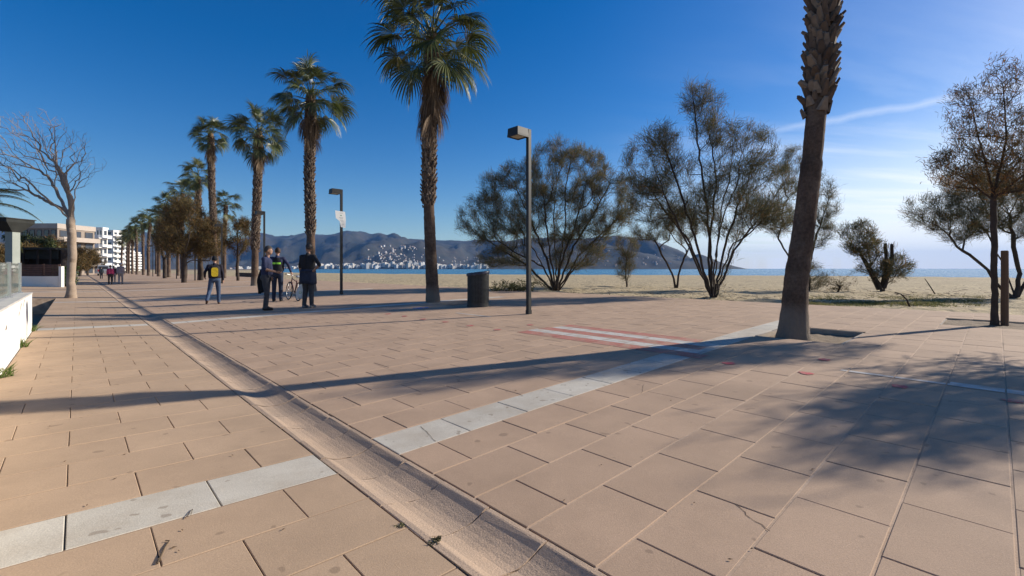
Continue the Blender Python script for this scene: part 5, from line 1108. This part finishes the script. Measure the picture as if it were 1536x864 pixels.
# dark jacket hanging from his left arm, behind him
jk = MB(); nj = 10; vs = []; rj = random.Random(3)
for i in range(nj + 1):
    t = i / nj; wj = .10 + .12 * math.sin(math.pi * min(1, t * .8 + .1)); 
    for k in range(12):
        b = 2 * math.pi * k / 12; vs.append((wj * math.cos(b) * (1 + .12 * math.sin(3 * b + 5 * t)), .05 * math.sin(b) * (1 + .3 * math.sin(2 * b + 4 * t)) - .02 * t, .40 - .66 * t + (.05 * math.cos(b) if i == nj else 0)))
jk.add(vs, [(i * 12 + k, (i + 1) * 12 + k, (i + 1) * 12 + (k + 1) % 12, i * 12 + (k + 1) % 12) for i in range(nj) for k in range(12)] + [tuple(range(12)), tuple(range(nj * 12, nj * 12 + 12))[::-1]])
for sg in (-1, 1): jk.tube([(sg * .12, 0, .25), (sg * .16, -.01, .05), (sg * .13, -.02, -.22), (sg * .13, -.02, -.32)], [.05, .055, .045, .04], 8)
M_jk = cloth('jacket_cloth', (.012, .012, .014)); jo = jk.build('jacket', M_jk, None, smooth=True); d1 = Vector((.97, .22, 0)); s1 = Vector((-d1.y, d1.x, 0)); jo.location = w1 - d1 * .10 + s1 * .17 + Vector((0, 0, .80)); jo.rotation_euler = (0, 0, heading(.97, .22) + 1.2); tag(jo, 'dark jacket hanging beside the hip of the man in the navy polo', 'jacket')
# officer-like man seen from behind, hand on the handlebar
w2, h2 = feet(416, 452, 372.5); a2 = heading(-.25, .97)
p2, hd2 = person('man in dark vest with bright green strip on the back, hand on the bicycle', w2, a2, dict(STAND, elR=(.33, -.02, 1.22), wrR=(.40, .06, .98), elL=(-.23, .02, 1.15), wrL=(-.1, .2, 1.08), knR=(.1, .02, .5), anR=(.11, -.02, .085)), dict(skin=M_skin, shirt=M_navy, legs=cloth('dark_denim', (.022, .032, .06)), shoe=M_shoe), h2, hair=('hair', M_brownhair), head_turn=.5)
s2 = h2 / 1.75; vm = MB(); n = 20; vs = []
for z, rx, ry in ((1.0, .205, .15), (1.1, .2, .15), (1.25, .21, .145), (1.38, .185, .13), (1.44, .11, .1)):
    for k in range(n): b = 2 * math.pi * k / n; vs.append((rx * math.cos(b) * s2, (ry * math.sin(b) + .01) * s2, z * s2))
vm.add(vs, [(i * n + k, i * n + (k + 1) % n, (i + 1) * n + (k + 1) % n, (i + 1) * n + k) for i in range(4) for k in range(n)]); vo = vm.build('vest', M_black, p2, smooth=True)
gm = MB(); M_hiv = mat('hi_vis_strip', (.38, .85, .08), .5, var=.05)
for (b0, b1) in ((4.05, 4.62), (4.72, 5.35)):
    vs = []; m_ = 8
    for z in (1.225, 1.285):
        for k in range(m_ + 1): b = b0 + (b1 - b0) * k / m_; vs.append((.216 * math.cos(b) * s2, (.153 * math.sin(b) + .01) * s2 - .004, z * s2))
    gm.add(vs, [(k, k + 1, m_ + 2 + k, m_ + 1 + k) for k in range(m_)])
gm.build('reflective_strip', M_hiv, vo)
# man in a black shirt with a jacket tied round his waist, carrier bag in hand
w3, h3 = feet(462, 462, 366.5); a3 = heading(.15, .99)
p3, hd3 = person('man in black shirt seen from behind, hand on hip, garment tied round waist', w3, a3, dict(STAND, elL=(-.24, .0, 1.13), wrL=(-.25, .06, .9), elR=(.40, -.10, 1.18), wrR=(.20, -.07, 1.02), hdR=(-.7, .3, -.3), knL=(-.085, .02, .5), anL=(-.09, -.04, .085), knR=(.085, .02, .5), anR=(.09, .03, .085), hdL=(0, .05, -1), curlL=1.0), dict(skin=M_skin2, shirt=M_black, legs=M_char, shoe=mat('grey_shoe', (.18, .18, .18), .7)), h3, sleeves='short', hair=('hair', M_dkhair), head_turn=1.15, belly=.02)
s3 = h3 / 1.75; tm = MB(); n = 28; vs = []
for i, (z, rx, ry) in enumerate(((1.06, .19, .15), (1.02, .205, .165), (.9, .215, .175), (.78, .222, .18), (.66, .225, .18))):
    for k in range(n): b = 2 * math.pi * k / n; f_ = 1 + .035 * i / 4 * math.sin(7 * b) ; vs.append((rx * math.cos(b) * f_ * s3, ry * math.sin(b) * f_ * s3, (z + .02 * math.sin(3 * b) * (i == 4)) * s3))
tm.add(vs, [(i * n + k, i * n + (k + 1) % n, (i + 1) * n + (k + 1) % n, (i + 1) * n + k) for i in range(4) for k in range(n)]); to = tm.build('tied_garment', cloth('navy_garment', (.03, .036, .06)), p3, smooth=True); so = to.modifiers.new('t', 'SOLIDIFY'); so.thickness = .012
MB().tube([(-.205 * s3, -.02, 1.03 * s3), (-.1 * s3, -.185 * s3, 1.01 * s3), (.1 * s3, -.185 * s3, 1.01 * s3), (.205 * s3, -.02, 1.03 * s3)], .022, 8).build('knotted_sleeve', MATS['navy_garment'], to, smooth=True)
M_bag = mat('white_plastic', (.85, .87, .85), .4, var=.05, scale=8, transl=.5); hl = Matrix.Rotation(a3, 3, 'Z') @ (Vector((-.25, .065, .78)) * s3) + w3
bg = MB(); n = 20; vs = []
for i, (z, r1_, r2_) in enumerate(((-.07, .02, .015), (-.16, .06, .03), (-.28, .10, .055), (-.42, .135, .08), (-.54, .15, .09), (-.585, .145, .085), (-.60, .09, .05))):
    for k in range(n): b = 2 * math.pi * k / n; f_ = 1 + .09 * math.sin(5 * b + i) * (i < 5); vs.append((r1_ * math.cos(b) * f_, r2_ * math.sin(b) * f_, z))
bg.add(vs, [(i * n + k, (i + 1) * n + k, (i + 1) * n + (k + 1) % n, i * n + (k + 1) % n) for i in range(6) for k in range(n)] + [tuple(range(6 * n, 7 * n))[::-1]])
bo = bg.build('carrier_bag', M_bag, None, smooth=True); bo.location = hl; bo.rotation_euler = (0, 0, .2); tag(bo, 'white plastic carrier bag with a faint green print held by the man in black', 'bag')
for sg in (-1, 1): MB().tube([(sg * .05, 0, -.15), (sg * .03, 0, -.06), (0, 0, .01), (sg * .012, 0.02, .0), (sg * .03, .02, -.06), (sg * .05, .02, -.15)], [.012, .01, .008, .008, .01, .012], 6, flat=.4).build('bag_handle', M_bag, bo)
pm = MB(); 
for k in range(3): a = math.pi / 2 + k * 2.094; pm.add([(.045 * math.cos(a), -.099 + .0, -.40 + .045 * math.sin(a)), (.045 * math.cos(a + 1.4), -.099, -.40 + .045 * math.sin(a + 1.4)), (.025 * math.cos(a + 1.4), -.0985, -.40 + .025 * math.sin(a + 1.4)), (.025 * math.cos(a), -.0985, -.40 + .025 * math.sin(a))], [(0, 1, 2, 3)])
pm.build('green_print', mat('bag_green', (.25, .5, .2), .6), bo)
# man with a backpack walking away
w4, h4 = feet(322, 456.5, 385); a4 = heading(-.55, .83)
p4, hd4 = person('man in dark jacket, jeans and cap walking away with a backpack', w4, a4, dict(STAND, elR=(.25, -.03, 1.14), wrR=(.26, .03, .9), elL=(-.3, -.12, 1.17), wrL=(-.3, .08, 1.02), knL=(-.16, .0, .5), anL=(-.235, -.3, .17), toeL=(-.25, -.2, .06), knR=(.12, .1, .49), anR=(.13, .12, .085), chest=(0, .03, 1.33)), dict(skin=M_skin, shirt=cloth('dark_jacket', (.02, .018, .03)), legs=cloth('blue_denim', (.055, .085, .15)), shoe=mat('brown_shoe', (.06, .03, .02), .6)), h4, hair=('cap', cloth('black_cap', (.014, .014, .016))), loose=.02)
s4 = h4 / 1.75; R4 = Matrix.Rotation(a4, 3, 'Z'); bk = MB(); vs = []; n = 16
def rrect(w, h_, z0, y): return [(w * math.copysign(abs(math.cos(b)) ** .5, math.cos(b)), y, z0 + h_ * math.copysign(abs(math.sin(b)) ** .5, math.sin(b))) for b in [2 * math.pi * k / n for k in range(n)]]
rings = [rrect(.15, .22, 0, 0), rrect(.155, .23, 0, -.05), rrect(.15, .22, 0, -.1), rrect(.12, .18, -.01, -.135)]
bk.add([q for r in rings for q in r], [(i * n + k, i * n + (k + 1) % n, (i + 1) * n + (k + 1) % n, (i + 1) * n + k) for i in range(3) for k in range(n)] + [tuple(range(n))[::-1], tuple(range(3 * n, 4 * n))])
ko = bk.build('backpack', M_black, None, smooth=True); ko.location = w4 + R4 @ (Vector((0, -.115, 1.20)) * s4); ko.rotation_euler = (0, 0, a4); ko.scale = (s4,) * 3; tag(ko, 'small black backpack with a yellow panel worn by the walking man', 'backpack')
yp = MB(); yp.add([(x, y - .142, z) for x, y, z in rrect(.105, .165, -.015, 0)] + [(x, y - .128, z) for x, y, z in rrect(.108, .168, -.015, 0)], [tuple(range(n)), *[(k, n + k, n + (k + 1) % n, (k + 1) % n) for k in range(n)]]); yp.build('yellow_panel', mat('yellow_fabric', (.72, .52, .03), .7, scale=18, rgb2=(.45, .30, .01), bump=.6, bump_scale=14), ko)
for sg in (-1, 1): MB().tube([(sg * .07, -.01, .2), (sg * .09, .03, .27), (sg * .10, .12, .24)], .016, 6, flat=.5).build('strap', M_black, ko)
# walkers in the distance
far_people = [(165.5, 427, 398, (.45, .05, .13), (.05, .04, .04), 'person in magenta jacket and dark trousers walking away in the distance', .0), (181, 426, 394.5, (.42, .34, .33), (.45, .38, .34), 'person in pale grey-pink top and beige trousers walking away in the distance', .1), (152, 418.5, 400.5, (.03, .04, .05), (.03, .03, .04), 'small dark-clothed person far down the promenade by the trees', .05), (170.5, 424, 399, (.07, .03, .04), (.40, .33, .30), 'person in dark top half hidden behind the one in magenta', .0)]
for k, (x, y, t_, sc_, lc, lab_, tw) in enumerate(far_people):
    w, hh = feet(x, y, t_); sg = 1 if k % 2 else -1
    person(lab_, w, heading(-.66 + tw, .75), dict(STAND, elR=(.23, -.02, 1.14), wrR=(.23, .06 * sg, .9), elL=(-.23, -.02, 1.14), wrL=(-.23, -.05 * sg, .9), knL=(-.1, .06 * sg, .5), anL=(-.1, -.1 * sg, .09), knR=(.1, -.02 * sg + .04, .5), anR=(.1, .14 * sg - .02, .09)), dict(skin=M_skin, shirt=cloth(f'walker_top_{k}', sc_), legs=cloth(f'walker_legs_{k}', lc), shoe=M_shoe), hh, voxel=.02, hair=('hair', mat('white_hair', (.6, .58, .55), .8) if k == 1 else M_dkhair), loose=.015)

# ------------------------------------------------------------------ bicycle
M_rub = mat('tyre_rubber', (.018, .018, .018), .8); M_alu = mat('bike_alloy', (.5, .5, .5), .35, metal=.8); M_frame = mat('bike_frame_red', (.085, .025, .02), .35, var=.1); M_sad = mat('saddle_cover', (.42, .45, .50), .5, var=.2, scale=20)
ur, vr = gpx(447, 451.5); uf, vf = gpx(426, 448.5); wr_ = UV(ur, vr, zg(vr)); wf = UV(uf, vf, zg(vf)); dr = (wf - wr_); dr.z = 0; dr.normalize()
bi = empty('bicycle', wr_, math.atan2(dr.y, dr.x)); bi.rotation_euler = (R(5), 0, math.atan2(dr.y, dr.x)); tag(bi, 'dark red bicycle with a pale covered saddle between the standing men', 'bicycle')
RW = .335
def wheel(x):
    an = [2 * math.pi * k / 36 for k in range(37)]; mb = MB(); mb.tube([(x + RW * math.cos(a), 0, RW + .012 + RW * math.sin(a)) for a in an], .019, 7, cap=False); ty = mb.build('wheel', M_rub, bi, smooth=True)
    mb = MB(); mb.tube([(x + (RW - .026) * math.cos(a), 0, RW + .012 + (RW - .026) * math.sin(a)) for a in an], .011, 6, cap=False); mb.build('rim', M_alu, ty, smooth=True)
    mb = MB()
    for k in range(28): a = 2 * math.pi * k / 28; sg = .03 if k % 2 else -.03; mb.tube([(x + .02 * math.cos(a + .6), sg, RW + .012 + .02 * math.sin(a + .6)), (x + (RW - .03) * math.cos(a), 0, RW + .012 + (RW - .03) * math.sin(a))], .0014, 3)
    mb.build('spokes', M_alu, ty); MB().tube([(x, -.05, RW + .012), (x, .05, RW + .012)], .018, 8).build('hub', M_alu, ty)
wheel(0); wheel(1.04); A = RW + .012
BB, ST, HT, HB_ = (.43, 0, .28), (.30, 0, .76), (.83, 0, .86), (.88, 0, .70)
mb = MB()
for a, b, r in ((BB, ST, .016), (BB, HB_, .018), ((.315, 0, .70), (.835, 0, .82), .015), (HT, HB_, .018)): mb.tube([a, b], r, 8)
for sg in (-1, 1): mb.tube([BB, (0, sg * .055, A)], .01, 6); mb.tube([(.305, 0, .72), (0, sg * .055, A)], .009, 6)
mb.build('frame', M_frame, bi, smooth=True)
mb = MB(); 
for sg in (-1, 1): mb.tube([HB_, (.9, sg * .05, .66), (1.04, sg * .055, A)], .011, 6)
mb.build('fork', M_frame, bi, smooth=True)
mb = MB(); mb.tube([HT, (.815, 0, .95)], .012, 6); mb.tube([(.72, -.29, .97), (.80, -.2, .97), (.83, -.05, .95), (.83, .05, .95), (.80, .2, .97), (.72, .29, .97)], .012, 7); hb = mb.build('handlebar', M_alu, bi, smooth=True)
for sg in (-1, 1): MB().tube([(.70, sg * .31, .968), (.775, sg * .23, .972)], .017, 8).build('grip', M_rub, hb)
mb = MB(); mb.tube([ST, (.285, 0, .86)], .013, 8); sp_ = mb.build('seat_post', M_alu, bi); mb = MB(); mb.tube([(.13, 0, .885), (.17, 0, .90), (.26, 0, .895), (.36, 0, .89), (.42, 0, .882)], [.05, .10, .08, .035, .02], 12, flat=.42); mb.build('saddle', M_sad, bi, smooth=True)
mb = MB(); mb.tube([(BB[0], -.06, BB[2]), (BB[0], .06, BB[2])], .02, 8); mb.tube([(BB[0], -.07, BB[2]), (BB[0] + .15, -.07, BB[2] - .08)], .009, 6); mb.tube([(BB[0], .07, BB[2]), (BB[0] - .15, .07, BB[2] + .08)], .009, 6); ck = mb.build('crank', M_alu, bi)
for sx, sg in ((.15, -1), (-.15, 1)): MB().box((BB[0] + sx, sg * .115, BB[2] - sx * .53), (.09, .08, .02)).build('pedal', M_rub, ck)
an = [2 * math.pi * k / 24 for k in range(25)]; mb = MB(); mb.tube([(BB[0] + .09 * math.cos(a), -.045, BB[2] + .09 * math.sin(a)) for a in an], .005, 5, cap=False); mb.tube([(BB[0], -.045, BB[2] + .09), (0, -.045, A + .035)], .004, 4); mb.tube([(BB[0], -.045, BB[2] - .09), (0, -.045, A - .035)], .004, 4); mb.build('chain', M_dark, bi)

# ------------------------------------------------------------------ far parked van
cw = PX(158, 415, 84); M_car = mat('silver_paint', (.45, .46, .48), .3, metal=.4, var=.03); cr = empty('parked_van', (cw.x, 84, zg(1.5)), heading(-.55, .8) + math.pi / 2); tag(cr, 'silver van parked far down the promenade behind the walkers', 'van')
prof = [(-2.1, .35), (-2.15, .9), (-2.05, 1.75), (-1.9, 1.9), (1.0, 1.9), (1.55, 1.15), (2.1, 1.0), (2.2, .6), (2.15, .35)]; mb = MB(); n = len(prof)
mb.add([(x, -.85 + (.06 if z > 1.2 else 0), z) for x, z in prof] + [(x, .85 - (.06 if z > 1.2 else 0), z) for x, z in prof], [tuple(range(n)), tuple(range(n, 2 * n))[::-1]] + [(i, n + i, n + (i + 1) % n, (i + 1) % n) for i in range(n)]); mb.build('body', M_car, cr)
for sg in (-1, 1):
    MB().box((-.5, sg * .80, 1.5), (2.4, .03, .45)).build('side_window', M_wing, cr)
    for x in (-1.35, 1.4): w_ = MB().tube([(x, sg * .7, .33), (x, sg * .88, .33)], .33, 18).build('wheel', M_rub, cr); MB().tube([(x, sg * .87, .33), (x, sg * .89, .33)], .2, 14).build('rim', M_alu, w_)
    MB().box((-2.13, sg * .68, .95), (.06, .16, .35)).build('tail_light', mat('red_lens', (.4, .03, .03), .3), cr)
MB().box((-2.09, 0, 1.45), (.05, 1.25, .5)).build('rear_window', M_wing, cr)

# ------------------------------------------------------------------ litter on the paving
M_twig = mat('twig', (.10, .07, .045), .9); M_leaf = mat('dry_leaf', (.17, .11, .06), .9, var=.3)
def ground_line(px, r, label, cat, name, m=None, lift=.006):
    pts = []
    for x, y in px: u, v = gpx(x, y); pts.append(UV(u, v, zg(v) + lift))
    mb = MB(); n = len(pts); mb.tube(pts, [r * (1 - .6 * k / n) for k in range(n)], 5); o = mb.build(name, m or M_twig, None, smooth=True); tag(o, label, cat); return o
ground_line([(236, 847), (241, 836), (247, 823), (254, 813), (248, 813)], .0045, 'thin forked twig lying on the paving at the lower left', 'twig', 'twig')
ground_line([(278, 779), (284, 770), (289, 765), (286, 775)], .002, 'hair-thin curled twig on the white paving band', 'twig', 'twig')
ground_line([(634, 764), (629, 762), (632, 760), (638, 766)], .0022, 'tiny curled twig lying in the drain', 'twig', 'twig', lift=-.045)
rl = random.Random(12)
for k in range(26):
    x, y = rl.uniform(20, 1500), rl.uniform(560, 850); u, v = gpx(x, y)
    if V_D0 - .05 < v < V_D1 + .05 or v < V_L0 + .05: continue
    a = rl.random() * 6.28; s = rl.uniform(.006, .014); c = UV(u, v, zg(v) + .005); mb = MB(); d = Vector((math.cos(a), math.sin(a), 0)); n = Vector((-d.y, d.x, 0)); mb.add([c - d * s, c + n * s * .4 + Vector((0, 0, .003)), c + d * s * 1.2 + Vector((0, 0, .002)), c - n * s * .4 + Vector((0, 0, .002)), c + Vector((0, 0, -.002))], [(0, 3, 1), (3, 2, 1), (0, 1, 4), (1, 2, 4), (2, 3, 4), (3, 0, 4)]); o = mb.build('dry_leaf', M_leaf); tag(o, 'tiny dry leaf fragment lying on the sunlit paving', 'leaf', 'dry leaf fragments on the paving')

# ------------------------------------------------------------------ haze over the bay
def haze():
    mt = bpy.data.materials.new('haze_air'); mt.use_nodes = True; nt = mt.node_tree; nt.nodes.clear(); o = nt.nodes.new('ShaderNodeOutputMaterial'); v = nt.nodes.new('ShaderNodeVolumePrincipled'); v.inputs['Color'].default_value = (.22, .48, 1.0, 1); v.inputs['Density'].default_value = HAZE; v.inputs['Anisotropy'].default_value = 0.0; nt.links.new(v.outputs[0], o.inputs['Volume'])
    mb = MB(); mb.bbox(-12600, 12600, -2400, 12600, -80, 480); h_ = mb.build('haze', mt); tag(h_, 'thin pale air haze over the bay', 'haze', kind='stuff')
HAZE = 5.5e-5
if HAZE: haze()
